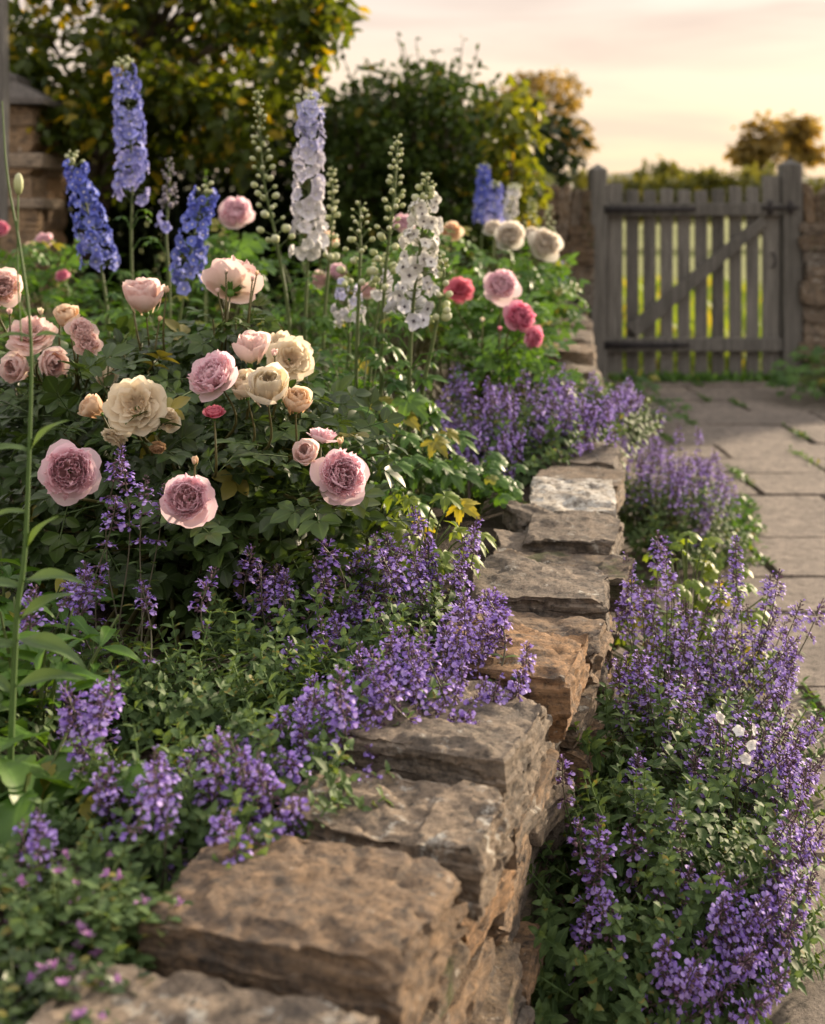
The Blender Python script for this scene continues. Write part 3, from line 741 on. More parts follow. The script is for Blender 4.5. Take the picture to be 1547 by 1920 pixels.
def lime_shrub():
    c = thing('lime_shrub', 'lime and gold shrub glowing between the dark climber and the boundary wall', 'shrub', P(955, 0, 6.7) * [1, 1, 0])
    cl = [P(rg.uniform(925, 985), rg.uniform(190, 390), rg.uniform(6.5, 6.9)) for _ in range(20)]
    mb = MB(); leaf_cloud(mb, cl, .13, 26, ovate, .075, rg); mb.build('foliage', M['goldleaf'], c)
    mb = MB(); [tube(mb, curve([P(955, 0, 6.7) * [1, 1, 0], (P(955, 0, 6.7) * [1, 1, 0] + q * [1, 1, .6]) / 2 + [0, 0, .2], q], 8), .008, 5) for q in cl[::5]]; mb.build('stem', M['bark'], c)
lime_shrub()
# trees beyond the gate
GT = 'trees in the field beyond the gate'
def far_tree(label, px, d, top, ell, seed, mat='farleaf', size=.3, ne=30, tr=.16):
    r = np.random.default_rng(seed); cl = []
    for (cx, cy, rx, ry, n) in ell:
        b = blob(r, (0, 0, 0), (1, 1, 1), n, .45)
        for q in b: cl.append(P(cx + q[0] * rx, cy - q[2] * ry, d + q[1] * rx / F * d * .8))
    tree('field_tree', label, GT, P(px, 0, d) * [1, 1, 0], cl, size * 1.25, ne, oval, size, mat, tr, seed, .45, 10)
far_tree('broad bronze tree standing behind the lime shrub and the climber, seen against pale sky', 1015, 26, 110, [(1035, 185, 68, 70, 42), (1085, 255, 32, 38, 16), (975, 200, 46, 66, 26), (1010, 285, 58, 48, 26)], 21, 'farleaf', .15, 17, .13)
far_tree('round-crowned bronze tree above the latch-side gatepost, the taller of the distant pair', 1492, 62, 215, [(1492, 258, 38, 42, 34), (1510, 290, 26, 20, 10)], 22, 'farleaf', .42, 20, .28)
far_tree('round-crowned bronze tree above the gate pales, the lower of the distant pair', 1425, 60, 222, [(1425, 268, 42, 40, 34), (1400, 292, 22, 14, 8)], 23, 'farleaf', .42, 20, .28)
def far_hedge(label, x0, x1, d, tops, mat='farhedge', n=150):
    c = thing('field_hedge', label, 'hedge', P((x0 + x1) / 2, 0, d) * [1, 1, 0], 'hedges across the field'); cl = []
    while len(cl) < n:
        px = rg.uniform(x0, x1); tp = np.interp(px, *tops) + 7; py = rg.uniform(tp, 404); cl.append(P(px, py, d + rg.uniform(-1.2, 1.2)))
    mb = MB(); leaf_cloud(mb, cl, .0055 * d, 26, oval, .0065 * d, rg); mb.build('foliage', M[mat], c)
far_hedge('clipped green hedge across the field behind the gate pales', 980, 1620, 38, ([980, 1080, 1150, 1230, 1330, 1420, 1620], [338, 322, 330, 326, 322, 316, 318]), n=330)
far_hedge('distant rounded thicket showing above the green hedge', 1180, 1330, 75, ([1180, 1235, 1290, 1330], [326, 298, 312, 326]), 'farhedge', 90)

# ------------------------------------------------------------------ roses
def rose_tpl(seed, kind='rosette', nu=7, nv=7):
    """a bloom of unit radius on the origin, facing +Z; data = (base to tip, random, centre 0 to outside 1); materials 0 petal, 1 calyx"""
    rng = np.random.default_rng(seed); mb = MB(); gf = grid_faces(nu, nv)
    u = np.linspace(-1, 1, nu); v = np.linspace(0, 1, nv); U, V = np.meshgrid(u, v)
    def pet(phi, ln, W, th0, th1, r0=.05, z0=0., off=(0, 0), lay=0., ruff=.04, notch=.06, twist=0.):
        vv = V * (1 - .16 * U ** 2 + notch * .5 * np.exp(-(U / .22) ** 2) * -1)
        n_ = 24; t = np.linspace(0, 1, n_); th = th0 + (th1 - th0) * t ** 1.3
        rr = r0 + np.concatenate([[0], np.cumsum(np.sin(th[:-1]))]) / n_ * ln; zz = z0 + np.concatenate([[0], np.cumsum(np.cos(th[:-1]))]) / n_ * ln
        rad = np.interp(vv, t, rr); z = np.interp(vv, t, zz)
        w = W * (.30 + .70 * np.clip(V * 1.5, 0, 1) ** .8) * (1 - .10 * V ** 4)
        ang = phi + U * w / np.maximum(rad * .6 + .28, .16) * .78 + twist * V
        ph = rng.uniform(0, 6.28)
        k = ruff * V ** 2 * (np.sin(U * 3.1 + ph) + .5 * np.sin(U * 7 + ph * 2))
        rad = rad + k; z = z + k * .6 + ruff * .5 * V * np.abs(U) * rng.uniform(-1, 1)
        x = rad * np.cos(ang) + off[0]; y = rad * np.sin(ang) + off[1]
        c = np.stack([V, np.full_like(V, rng.random()), np.full_like(V, lay)], -1)
        mb.add(np.stack([x, y, z], -1).reshape(-1, 3), gf, c.reshape(-1, 3), 0)
    D = R
    if kind == 'rosette':
        rings = [(5, 1.03, .66, 84, 92, 1.0), (6, 1.0, .60, 68, 52, .86), (7, 1.02, .54, 60, 26, .72), (8, 1.02, .48, 57, 6, .6), (9, .98, .42, 53, -8, .48), (9, .92, .38, 46, -14, .38)]
        inner, R0 = 110, .62
    elif kind == 'cup':
        rings = [(5, 1.05, .62, 70, 62, 1.0), (6, 1.04, .60, 60, 22, .85), (7, 1.0, .52, 48, -4, .7), (8, .96, .46, 42, -18, .55), (8, .9, .40, 36, -26, .42)]
        inner, R0 = 80, .54
    elif kind == 'open':
        rings = [(6, 1.0, .55, 84, 108, 1.0), (7, 1.0, .52, 76, 88, .9), (8, 1.0, .46, 68, 74, .8), (8, .92, .42, 60, 56, .68), (9, .84, .36, 50, 38, .55), (8, .72, .3, 40, 22, .42)]
        inner, R0 = 40, .46
    elif kind == 'globe':
        rings = [(4, 1.2, .7, 60, -4, 1.0), (5, 1.22, .66, 48, -22, .85), (6, 1.2, .56, 40, -24, .65), (6, 1.12, .5, 32, -24, .5)]
        inner, R0 = 18, .34
    else:                                              # half-open bud
        rings = [(3, 1.5, .62, 40, 6, 1.0), (4, 1.65, .5, 30, -10, .75), (4, 1.7, .42, 22, -12, .5)]
        inner, R0 = 5, .12
    for k, (n, ln, W, a, b, lay) in enumerate(rings):
        p0 = rng.uniform(0, 6.28)
        for i in range(n):
            pet(p0 + i * 6.283 / n + rng.normal() * .12, ln * rng.uniform(.92, 1.07), W * 1.1, D(a + rng.normal() * 5), D(b + rng.normal() * 9), .06, .02 * (5 - k) * 0, lay=lay, ruff=.035 + .02 * (kind == 'open'))
    hgt = {'rosette': .50, 'cup': .58, 'open': .42, 'globe': 1.0, 'bud': 1.5}[kind]
    for i in range(inner):                             # the quartered heart: folded petals standing at every angle
        r = R0 * math.sqrt((i + .5) / inner); a = i * 2.39996; q = round(a / (math.pi / 2)) * math.pi / 2
        yaw = a + rng.choice([0, 0, math.pi * .5, -math.pi * .5, math.pi]) + rng.normal() * .35
        pet(yaw, hgt * rng.uniform(.85, 1.05) * (1 - .18 * r / R0), .24 + .06 * rng.random(), D(12 + 22 * r / R0), D(-8 + rng.normal() * 14), .10, .05 + (.28 if kind in ('rosette', 'cup') else 0.) + rng.normal() * .025, (r * math.cos(a), r * math.sin(a)), .16 + .3 * r / R0, .05)
    if kind != 'bud':
        allv = np.concatenate(mb.v); k_ = 1.04 / np.percentile(np.hypot(allv[:, 0], allv[:, 1]), 99.7); mb.v = [x * k_ for x in mb.v]
    petals_, mb = mb, MB(); bt = ball_tpl(8, 5, 1.15, 0); mb.scatter(bt, np.eye(3)[None] * .15, np.array([[0, 0, -.12]]))
    st = leaf_tpl(.34, 5, 3, .4, .5)
    for i in range(5):
        a = i * 1.2566 + .3; el_ = -.45 if kind in ('rosette', 'open') else .35 if kind == 'cup' else .9
        d = np.array([[math.cos(a) * math.cos(el_), math.sin(a) * math.cos(el_), math.sin(el_)]])
        mb.scatter(st, frames(d, [0, 0, -1]) * (.62 if kind != 'bud' else 1.0), np.array([[0, 0, -.08]]), np.array([.4]))
    return petals_, mb

ROSES = {}
def rose_mesh(kind, mat, seed=0, closed=False):
    key = (kind, mat, seed)
    if key not in ROSES:
        a, b = rose_tpl(seed * 7 + 3, kind); ROSES[key] = (a.mesh('flower', M[mat]), b.mesh('calyx', M['freshleaf']))
    return ROSES[key]

def flower_part(parent, name, me, loc, face, rad, spin=0., label=None):
    z = Vector(face).normalized(); q = z.to_track_quat('Z', 'Y').to_matrix().to_4x4()
    o = link(name, me[0], parent); ca = bpy.data.objects.new('calyx', me[1]); COL.objects.link(ca); ca.parent = o; o.matrix_basis = Matrix.Translation(tuple(map(float, loc))) @ q @ Matrix.Rotation(spin, 4, 'Z') @ Matrix.Scale(float(rad), 4)
    if label: o['label'] = label
    return o

def compound_leaf():
    lf = leaf_tpl(.62, 8, 5, .28, .35, .05, .45); mb = MB(); E = np.eye(3)
    def put(x, y, ang, s): mb.scatter(lf, (rotm('Z', ang) @ rotm('Y', ang * .18))[None] * s, np.array([[x, y, 0.]]))
    put(0, .62, 0, .44); put(.02, .55, -1.05, .38); put(-.02, .55, 1.05, .38); put(.015, .26, -1.15, .30); put(-.015, .26, 1.15, .30)
    tube(mb, [(0, 0, 0), (0, .3, .01), (0, .64, 0)], .012, 4)
    return mb.tpl()
CLEAF = compound_leaf()

def rose_bush(name, label, root, blooms, fill, seed, leaf=.085, mat='roseleaf', group=None, stem_leaf=10, cat='rose bush', flowers_front=True):
    """blooms: (px, py, d, diameter in px, kind, material, facing, word); fill: leaf clusters (px, py, rx, ry, d0, d1, count)"""
    rng = np.random.default_rng(seed); b = thing(name, label, cat, root, group); root = np.asarray(root, float)
    st, fo = MB(), MB(); heads = []
    for k, (px, py, d, dia, kind, mt, face, word) in enumerate(blooms):
        p = P(px, py, d); rad = dia / 2 / F * d * (1.0 if kind != 'bud' else .62); f = nrm(np.array(face, float))
        small = kind == 'bud'
        flower_part(b, 'rosebud' if small else 'flower', rose_mesh(kind, mt, k % 4), p - f * rad * (.35 if not small else .8), face, rad, rng.uniform(0, 6.28), word)
        q = p - f * rad * .45; heads.append(q)
        g = root + np.array([rng.normal() * .05, rng.normal() * .05, 0]); mid = (q + g) / 2 + [0, .06, .04] ; pre = q - f * .05 - [0, 0, .035]
        cv = curve([g, mid, pre, q], 15); tube(st, cv, np.linspace(.0040, .0015, len(cv)), 6)
        seg = cv[len(cv) // 4:-(len(cv) // 3)]; n = stem_leaf; i = rng.integers(0, len(seg), n)
        dd = nrm(rng.normal(size=(n, 3)) * [1, 1, .45] + [0, -.25, .05]); fo.scatter(CLEAF, frames(dd, nrm(rng.normal(size=(n, 3)) * .35 + [0, -.3, 1])) * (leaf * 1.0 * rng.uniform(.7, 1.2, n))[:, None, None], seg[i] + dd * .01, np.repeat(rng.random(n), 1))
    for (px, py, rx, ry, d0, d1, n) in fill:
        k = 0; pts = []
        while k < n:
            a, c = rng.uniform(-1, 1, 2)
            if a * a + c * c > 1: continue
            pts.append(P(px + a * rx, py + c * ry, rng.uniform(d0, d1))); k += 1
        pts = np.array(pts); dd = nrm(rng.normal(size=(n, 3)) * [1, .8, .5] + [0, -.55, -.05])
        fo.scatter(CLEAF, frames(dd, nrm(rng.normal(size=(n, 3)) * .4 + [0, -.35, 1])) * (leaf * rng.uniform(.7, 1.25, n))[:, None, None], pts, rng.random(n))
        for p in pts[::max(1, n // 14)]:
            cv = curve([root + rng.normal(size=3) * [.06, .06, 0], (root + p) / 2 + [0, .03, .05], p], 10); tube(st, cv, np.linspace(.005, .0015, len(cv)), 5)
    fo.build('foliage', M[mat], b); st.build('stem', M['redstem'], b); return b

def on_bed(px, d): p = P(px, 0, d); p[2] = .355 + .018 * max(0, d - 1.5); return p

main = [
 (352, 937, 1.90, 108, 'rosette', 'pinkrose', (.05, -1, .42), 'deep pink cupped rose facing the front'),
 (640, 893, 1.98, 108, 'rosette', 'pinkrose', (.35, -1, .48), 'pink rose with pale outer petals beside a round bud'),
 (130, 884, 1.95, 116, 'rosette', 'pinkrose', (.25, -1, .22), 'pink rose with white outer petals at the left of the bush'),
 (252, 760, 2.05, 122, 'open', 'creamrose', (-.05, -1, .45), 'wide open cream rose'),
 (403, 708, 2.10, 108, 'cup', 'pinkrose', (-.45, -.75, .75), 'pale pink cupped rose tilted up to the left'),
 (546, 672, 2.22, 96, 'open', 'creamrose', (.30, -1, .35), 'cream rose at the top of the cluster'),
 (520, 640, 2.26, 62, 'open', 'creamrose', (-.2, -.6, .9), None),
 (503, 740, 2.06, 86, 'globe', 'creamrose', (.05, -.45, .6), 'globe shaped cream rose'),
 (462, 735, 2.12, 60, 'globe', 'creamrose', (-.1, -.4, .8), None),
 (556, 762, 2.08, 58, 'globe', 'apricotrose', (.15, -.5, .8), 'small apricot rose'),
 (470, 668, 2.18, 76, 'globe', 'blushrose', (.1, -.2, .9), None),
 (578, 856, 2.0, 54, 'globe', 'blushrose', (-.15, -.7, .5), 'round half open pink bud'),
 (604, 822, 2.04, 62, 'cup', 'pinkrose', (.2, .2, 1), None),
 (366, 864, 1.92, 40, 'bud', 'apricotrose', (0.05, -.2, 1), None),
 (639, 827, 2.0, 34, 'bud', 'apricotrose', (.2, -.2, 1), None),
 (314, 788, 2.08, 54, 'cup', 'creamrose', (.5, -.6, .5), None),
 (182, 770, 2.12, 52, 'globe', 'apricotrose', (-.5, -.3, .5), None),
 (402, 777, 2.0, 46, 'cup', 'crimsonrose', (.0, -.25, .9), 'small crimson rose'),
 (212, 822, 2.05, 54, 'open', 'creamrose', (-.3, -.4, -.6), None),
 (296, 838, 2.03, 34, 'cup', 'witherrose', (.1, -.5, -.5), 'brown withered rose'),
 (515, 662, 2.16, 34, 'bud', 'blushrose', (0, -.2, 1), None),
]
fill = [(380, 960, 330, 170, 2.09, 2.38, 350), (260, 810, 280, 120, 2.15, 2.42, 240), (520, 860, 190, 140, 2.14, 2.38, 200), (90, 960, 130, 190, 2.09, 2.38, 140), (330, 710, 250, 70, 2.38, 2.7, 130), (90, 790, 120, 80, 2.36, 2.6, 90), (420, 1060, 240, 70, 2.0, 2.2, 110), (380, 1040, 250, 40, 1.96, 2.02, 22)]
main = [(a, b, c - .08, e_ * (.92 if k_ in ('rosette', 'cup') else .97), k_, *r) for a, b, c, e_, k_, *r in main]
rose_bush('rose_bush', 'dense rose bush with large pink and cream blooms in the middle of the bed', on_bed(370, 2.15), main, fill, 31, .085)
back = [
 (4, 542, 2.35, 76, 'cup', 'blushrose', (.3, -.8, .4), None), (58, 622, 2.3, 92, 'open', 'blushrose', (.1, -.7, .8), 'pale blush rose'),
 (128, 606, 2.3, 52, 'globe', 'apricotrose', (-.1, -.4, .8), 'coral bud opening'), (152, 622, 2.26, 58, 'cup', 'blushrose', (.3, -.7, .7), None),
 (165, 648, 2.25, 52, 'cup', 'blushrose', (.2, -.7, .5), None), (92, 676, 2.25, 62, 'globe', 'blushrose', (.5, -.7, -.1), None),
 (190, 690, 2.28, 56, 'globe', 'creamrose', (.5, -.4, -.2), None), (40, 690, 2.3, 60, 'globe', 'blushrose', (-.2, -.7, .1), None),
 (76, 584, 2.32, 30, 'bud', 'creamrose', (0, -.1, 1), None), (206, 652, 2.25, 28, 'bud', 'apricotrose', (.2, 0, 1), None), (112, 580, 2.32, 28, 'bud', 'apricotrose', (0, -.1, 1), None), (18, 585, 2.3, 32, 'bud', 'blushrose', (-.1, -.1, 1), None)]
rose_bush('rose_bush', 'clustered blush and coral roses at the left edge above the pink roses', on_bed(90, 2.45), back, [(70, 740, 130, 60, 2.42, 2.7, 110), (110, 810, 130, 50, 2.42, 2.7, 60)], 32, .075, stem_leaf=5)
rose_bush('rose_bush', 'tall-stemmed blush rose with yellow base and a few buds below the deep blue delphinium', on_bed(285, 2.4),
 [(272, 572, 2.35, 78, 'globe', 'blushrose', (-.05, -.35, .9), 'half open blush rose with yellow base'), (312, 544, 2.33, 34, 'bud', 'apricotrose', (.1, 0, 1), None), (246, 560, 2.36, 30, 'bud', 'creamrose', (-.3, 0, 1), None), (300, 598, 2.34, 26, 'bud', 'apricotrose', (.3, 0, 1), None)], [(275, 700, 60, 60, 2.35, 2.5, 26)], 33, .08, stem_leaf=6)
rose_bush('rose_bush', 'pale pink rose seen from behind on tall reddish stems, with green buds in front', on_bed(430, 2.45),
 [(436, 532, 2.38, 106, 'cup', 'blushrose', (.05, .75, .65), 'pale pink rose seen from behind'), (424, 508, 2.33, 26, 'bud', 'blushrose', (.05, -.1, 1), None), (474, 522, 2.34, 26, 'bud', 'blushrose', (.2, -.1, 1), None), (408, 545, 2.34, 24, 'bud', 'blushrose', (-.2, -.1, 1), None), (482, 512, 2.36, 22, 'bud', 'apricotrose', (.3, 0, 1), None)], [(430, 640, 70, 50, 2.4, 2.55, 26)], 34, .08, stem_leaf=6)
rose_bush('rose_bush', 'rose bush with a hot pink drooping pair and a crimson bloom right of white delphinium', on_bed(920, 3.7),
 [(862, 540, 3.7, 58, 'open', 'crimsonrose', (0, -.7, .6), 'crimson rose'), (940, 537, 3.6, 66, 'rosette', 'pinkrose', (0, -.8, .6), None), (972, 597, 3.4, 62, 'cup', 'hotrose', (.4, -.8, .4), None), (998, 632, 3.4, 48, 'cup', 'hotrose', (.5, -.6, -.2), None), (937, 617, 3.5, 22, 'bud', 'hotrose', (0, -.2, 1), None), (905, 600, 3.5, 22, 'bud', 'creamrose', (0, -.3, 1), None)],
 [(930, 610, 110, 60, 3.8, 4.2, 170), (950, 685, 110, 50, 3.55, 4.0, 120), (880, 560, 80, 50, 3.9, 4.2, 70)], 35, .085, 'freshleaf', stem_leaf=8)
rose_bush('rose_bush', 'white rose bush with two full white heads near the boundary wall', on_bed(980, 4.7),
 [(956, 444, 4.6, 58, 'cup', 'whiterose', (-.1, -.8, .5), None), (1020, 460, 4.6, 64, 'cup', 'whiterose', (.2, -.9, .4), None), (925, 430, 4.7, 36, 'cup', 'whiterose', (-.2, -.6, .7), None), (998, 440, 4.7, 34, 'cup', 'whiterose', (-.2, -.6, .7), None)],
 [(970, 530, 80, 50, 4.75, 5.1, 150), (1020, 560, 60, 60, 4.4, 4.9, 90)], 36, .095, 'freshleaf', stem_leaf=6)
rose_bush('peony_plant', 'pink double peony head standing alone behind the blue delphiniums', on_bed(445, 4.2), [(443, 402, 4.1, 68, 'cup', 'pinkrose', (.05, -.8, .6), None)], [(440, 480, 50, 50, 4.0, 4.4, 40)], 37, .12, 'freshleaf', cat='peony', stem_leaf=6)
rose_bush('rose_bush', 'coral and pink roses half hidden behind the white flowered delphiniums', on_bed(780, 4.2),
 [(757, 420, 4.3, 40, 'cup', 'pinkrose', (0, -.8, .5), None), (846, 437, 4.2, 42, 'cup', 'apricotrose', (0, -.8, .5), 'coral rose'), (632, 512, 4.0, 38, 'cup', 'pinkrose', (.1, -.7, .6), None), (690, 546, 3.8, 34, 'cup', 'blushrose', (0, -.8, .5), None), (612, 462, 4.2, 42, 'globe', 'apricotrose', (.2, -.5, .6), None), (600, 525, 4.0, 34, 'cup', 'blushrose', (-.2, -.8, .4), None)],
 [(700, 540, 130, 70, 3.9, 4.5, 120), (820, 480, 70, 60, 4.0, 4.5, 70)], 38, .085, 'freshleaf', stem_leaf=6)
rose_bush('rose_bush', 'low bush with small rose pink blooms far left below the outbuilding ledges', on_bed(90, 4.6),
 [(84, 452, 4.6, 34, 'cup', 'pinkrose', (0, -.7, .6), None), (118, 518, 4.2, 26, 'cup', 'hotrose', (0, -.7, .6), None), (0, 432, 4.7, 36, 'cup', 'hotrose', (.1, -.7, .6), None), (60, 470, 4.5, 26, 'globe', 'apricotrose', (0, -.7, .6), None)],
 [(80, 500, 90, 50, 4.3, 4.8, 100)], 39, .09, 'freshleaf', stem_leaf=4)

# ------------------------------------------------------------------ delphiniums
def floret_tpl(seed, eye=1):
    """a five-sepal flower of unit radius facing +Z with a small eye; materials 0 sepal, eye, 2 green"""
    rng = np.random.default_rng(seed); mb = MB(); nu, nv = 5, 5; u = np.linspace(-1, 1, nu); v = np.linspace(0, 1, nv); U, V = np.meshgrid(u, v)
    for i in range(5):
        a = i * 1.2566 + rng.normal() * .1; w = .60 * np.sin(np.clip(V * .80 + .12, 0, 1) * np.pi) ** .7; ln = rng.uniform(.9, 1.08)
        y = V * ln * (1 - .15 * U ** 2); x = U * w; z = .30 * V ** 1.5 - .30 * V ** 4 * rng.uniform(.2, 1.3) + .18 * U ** 2 * V + rng.normal() * .03
        p = np.stack([x, y, z], -1).reshape(-1, 3) @ rotm('Z', a).T
        c = np.stack([V, np.full_like(V, rng.random()), np.zeros_like(V)], -1); mb.add(p, grid_faces(nu, nv), c.reshape(-1, 3), 0)
    lf = leaf_tpl(.7, 3, 3, .3, .2, mat=1)
    for i in range(4):
        a = i * 1.57 + .4; mb.scatter(lf, frames(np.array([[math.cos(a), math.sin(a), .9]]), [0, 0, 1]) * .30, np.array([[0, 0, .06]]), np.array([rng.random()]))
    tube(mb, [(0, 0, 0), (0, -.15, -.35), (0, -.1, -.8)], [.12, .07, .02], 5, 0)
    return mb.tpl()
FLO = [floret_tpl(i) for i in range(4)]
BALL = ball_tpl(7, 5, 1.2, 0)

def delphinium(label, pts, d, bloom, w0, w1, mat, seed, eye='white_eye', buds=0., fl=.019, per=5, leafn=14, loose=0., group=None, budm='bud', lower=None):
    """pts: photograph points up the stem; bloom: fraction of it in flower; w0, w1: spike half-width in px at its bottom and top; buds: fraction of the top in bud"""
    rng = np.random.default_rng(seed); g = on_bed(pts[0][0], d)
    cv = curve([g] + [P(x, y, d) for x, y in pts], 40); L = np.concatenate([[0], np.cumsum(np.linalg.norm(np.diff(cv, axis=0), axis=1))]); tot = L[-1]
    at = lambda s: np.array([np.interp(s, L, cv[:, k]) for k in range(3)])
    t = thing('delphinium', label, 'delphinium', g, group)
    mb = MB(); tube(mb, cv, np.linspace(.006, .002, len(cv)), 6); 
    s0, s1 = tot * (1 - bloom), tot * (1 - buds); fm = MB(); s = s0; k = 0
    while s < s1:
        f = (s - s0) / max(1e-6, tot - s0); n = per; wv = (w0 + (w1 - w0) * f) / F * d
        for i in range(n):
            a = k * 2.39996 + rng.normal() * .35; k += 1
            if rng.random() < loose * (1 - f): continue
            sz = fl * (1 - .30 * f) * rng.uniform(.85, 1.15); dirn = np.array([math.cos(a), math.sin(a), rng.normal() * .22 - .05 + .2 * f]); dirn = nrm(dirn)
            p = at(s + rng.normal() * .006) + dirn * max(.005, wv - sz * .5) * rng.uniform(.85, 1.1)
            zf = nrm(dirn + rng.normal(size=3) * .25); yv = nrm(np.cross(zf, rng.normal(size=3))); xv = np.cross(yv, zf)
            fm.scatter(FLO[k % 4], np.stack([xv, yv, zf], 1)[None] * sz, p[None], np.array([rng.random()]), np.array([f]))
            tube(mb, [at(s - .012), p - dirn * sz * .2], [.0012, .001], 4)
        s += fl * .98
    bm = MB(); s = s1
    while s < tot * .999:
        f = (s - s1) / max(1e-6, tot - s1)
        for i in range(3):
            a = k * 2.39996; k += 1; sz = (.0078 if buds < .2 else .0094) * (1 - .60 * f); out = (.017 * (1 - .75 * f) + .004) if buds < .2 else (w0 + (w1 - w0) * f) / F * d
            dirn = np.array([math.cos(a), math.sin(a), .35]); p = at(s) + dirn * out
            zf = nrm(dirn + [0, 0, .2]); M3 = frames(zf[None], [0, 0, 1])[:, :, [0, 2, 1]] * [1, 1, 1]
            p = p + rng.normal(size=3) * sz * .45; bm.scatter(BALL, M3 * sz * rng.uniform(.6, 1.2), p[None], np.array([rng.random()])); tube(mb, [at(s - .01), p - dirn * sz * .6], [.0012, .001], 4)
        s += .011 if buds < .2 else .029 * (1 - .6 * f)
    if fm.n: fm.build('flower_spike', [M[mat], M[eye], M['stem']], t)
    if bm.n: bm.build('buds', M[budm], t)
    mb.build('stem', M['stem'], t)
    lm = MB()
    if leafn:
        pl = PALM
        top = tot * (1 - max(bloom, buds)) * .92
        for i in range(leafn):
            s = rng.uniform(.05, top) ; p = at(s); a = rng.uniform(0, 6.28); sz = .10 * (1 - .6 * s / max(top, .01)) * rng.uniform(.8, 1.2); ln = .10 * (1 - .6 * s / max(top, .01))
            q = p + np.array([math.cos(a) * ln, math.sin(a) * ln, .04]); tube(lm, [p, (p + q) / 2 + [0, 0, .015], q], .0015, 4)
            dd = np.array([math.cos(a), math.sin(a), -.25 + rng.normal() * .25])
            lm.scatter(pl, frames(dd[None], nrm(np.array([[rng.normal() * .25, -.25, 1]]))) * sz, q[None], np.array([rng.random()]))
        lm.build('foliage', M['delleaf'], t)
    return t
PALM = palm_leaf_tpl()
delphinium('tallest mid blue delphinium in front of the golden tree', [(250, 620), (246, 450), (248, 330), (240, 200), (232, 104)], 3.5, .355, 36, 25, 'delblue', 51, buds=.03, fl=.0185, per=6, leafn=12, loose=.25)
delphinium('deep blue delphinium leaning left in front of the outbuilding', [(205, 640), (186, 480), (160, 380), (135, 286)], 3.2, .34, 38, 24, 'deldeep', 52, buds=.03, fl=.0175, per=6, leafn=10, loose=.1)
delphinium('short violet blue delphinium leaning right beside the pink peony', [(330, 660), (350, 520), (366, 430), (388, 345)], 3.2, .32, 34, 28, 'deldeep', 53, buds=.03, fl=.0175, per=6, leafn=10, loose=.1)
delphinium('faded delphinium with mauve seed buds between the blue spikes', [(318, 560), (312, 440), (318, 360), (316, 296)], 3.4, .22, 24, 14, 'delblue', 54, buds=.17, fl=.017, leafn=4, loose=.55, budm='seedbud', per=3)
delphinium('tall delphinium shading from white at the base to lavender blue at the top', [(572, 620), (578, 470), (580, 330), (582, 172)], 3.1, .40, 37, 25, 'dellav', 55, buds=.03, fl=.020, per=6, leafn=14, loose=.12)
delphinium('white delphinium with green bud tip in front of the pink roses', [(768, 700), (776, 560), (792, 430), (803, 322)], 2.75, .40, 50, 26, 'delwhite', 56, 'dark_eye', buds=.085, fl=.020, per=6, leafn=16, loose=.1)
GB = 'green budded delphinium stems'
delphinium('tall budded delphinium stem between the pink peony and the lavender one', [(545, 640), (520, 460), (494, 330), (484, 168)], 3.0, 0, 26, 7, 'delwhite', 57, buds=.38, leafn=6)
delphinium('budded delphinium stem just left of the white one, the taller of two', [(715, 700), (722, 520), (738, 380), (746, 258)], 2.8, 0, 30, 7, 'delwhite', 58, buds=.40, leafn=12)
delphinium('bushy budded delphinium stem midway between lavender and white spikes', [(668, 700), (674, 520), (676, 440), (674, 376)], 2.8, 0, 36, 10, 'delwhite', 59, buds=.28, leafn=12)
delphinium('thin budded stem touching the right side of the lavender delphinium', [(606, 640), (618, 480), (624, 390), (622, 310)], 3.15, 0, 14, 6, 'delwhite', 60, buds=.30, leafn=5)
delphinium('slender drooping budded stem right of the white delphinium', [(790, 760), (812, 640), (832, 520), (824, 478)], 2.75, 0, 20, 8, 'delwhite', 61, buds=.25, leafn=6)
delphinium('pale blue and white delphinium just opening below the green buds', [(690, 760), (700, 640), (712, 560), (716, 480)], 2.95, .15, 26, 16, 'dellav', 62, buds=.06, fl=.014, leafn=8, loose=.55)
delphinium('small pale blue delphinium flowering low between budded stems', [(650, 720), (655, 640), (652, 580), (648, 520)], 3.1, .22, 36, 22, 'dellav', 63, buds=.04, fl=.015, leafn=8, loose=.4)
delphinium('distant blue delphinium in front of the lime shrub, the taller of the far pair', [(900, 520), (905, 420), (908, 305)], 5.0, .26, 22, 12, 'deldeep', 64, buds=.03, fl=.024, leafn=5)
delphinium('distant blue delphinium beside the far white one, the shorter of the far pair', [(925, 520), (926, 430), (930, 340)], 4.9, .22, 20, 13, 'delblue', 65, buds=.03, fl=.024, leafn=5)
delphinium('distant white delphinium leaning right above the white roses', [(945, 520), (950, 430), (965, 342)], 5.1, .24, 20, 11, 'delwhite', 66, buds=.04, fl=.022, leafn=5)
delphinium('purple delphinium spike low against the boundary wall', [(1038, 640), (1044, 560), (1052, 488)], 5.6, .2, 16, 9, 'delblue', 67, buds=.03, fl=.02, leafn=5)
delphinium('far budded stem against the upright copings, the left one of two', [(990, 520), (996, 420), (1000, 372)], 5.2, 0, 12, 5, 'delwhite', 68, buds=.2, leafn=3)
delphinium('far budded stem against the upright copings, the right one of two', [(1020, 540), (1028, 430), (1030, 385)], 5.2, 0, 10, 5, 'delwhite', 69, buds=.2, leafn=3)

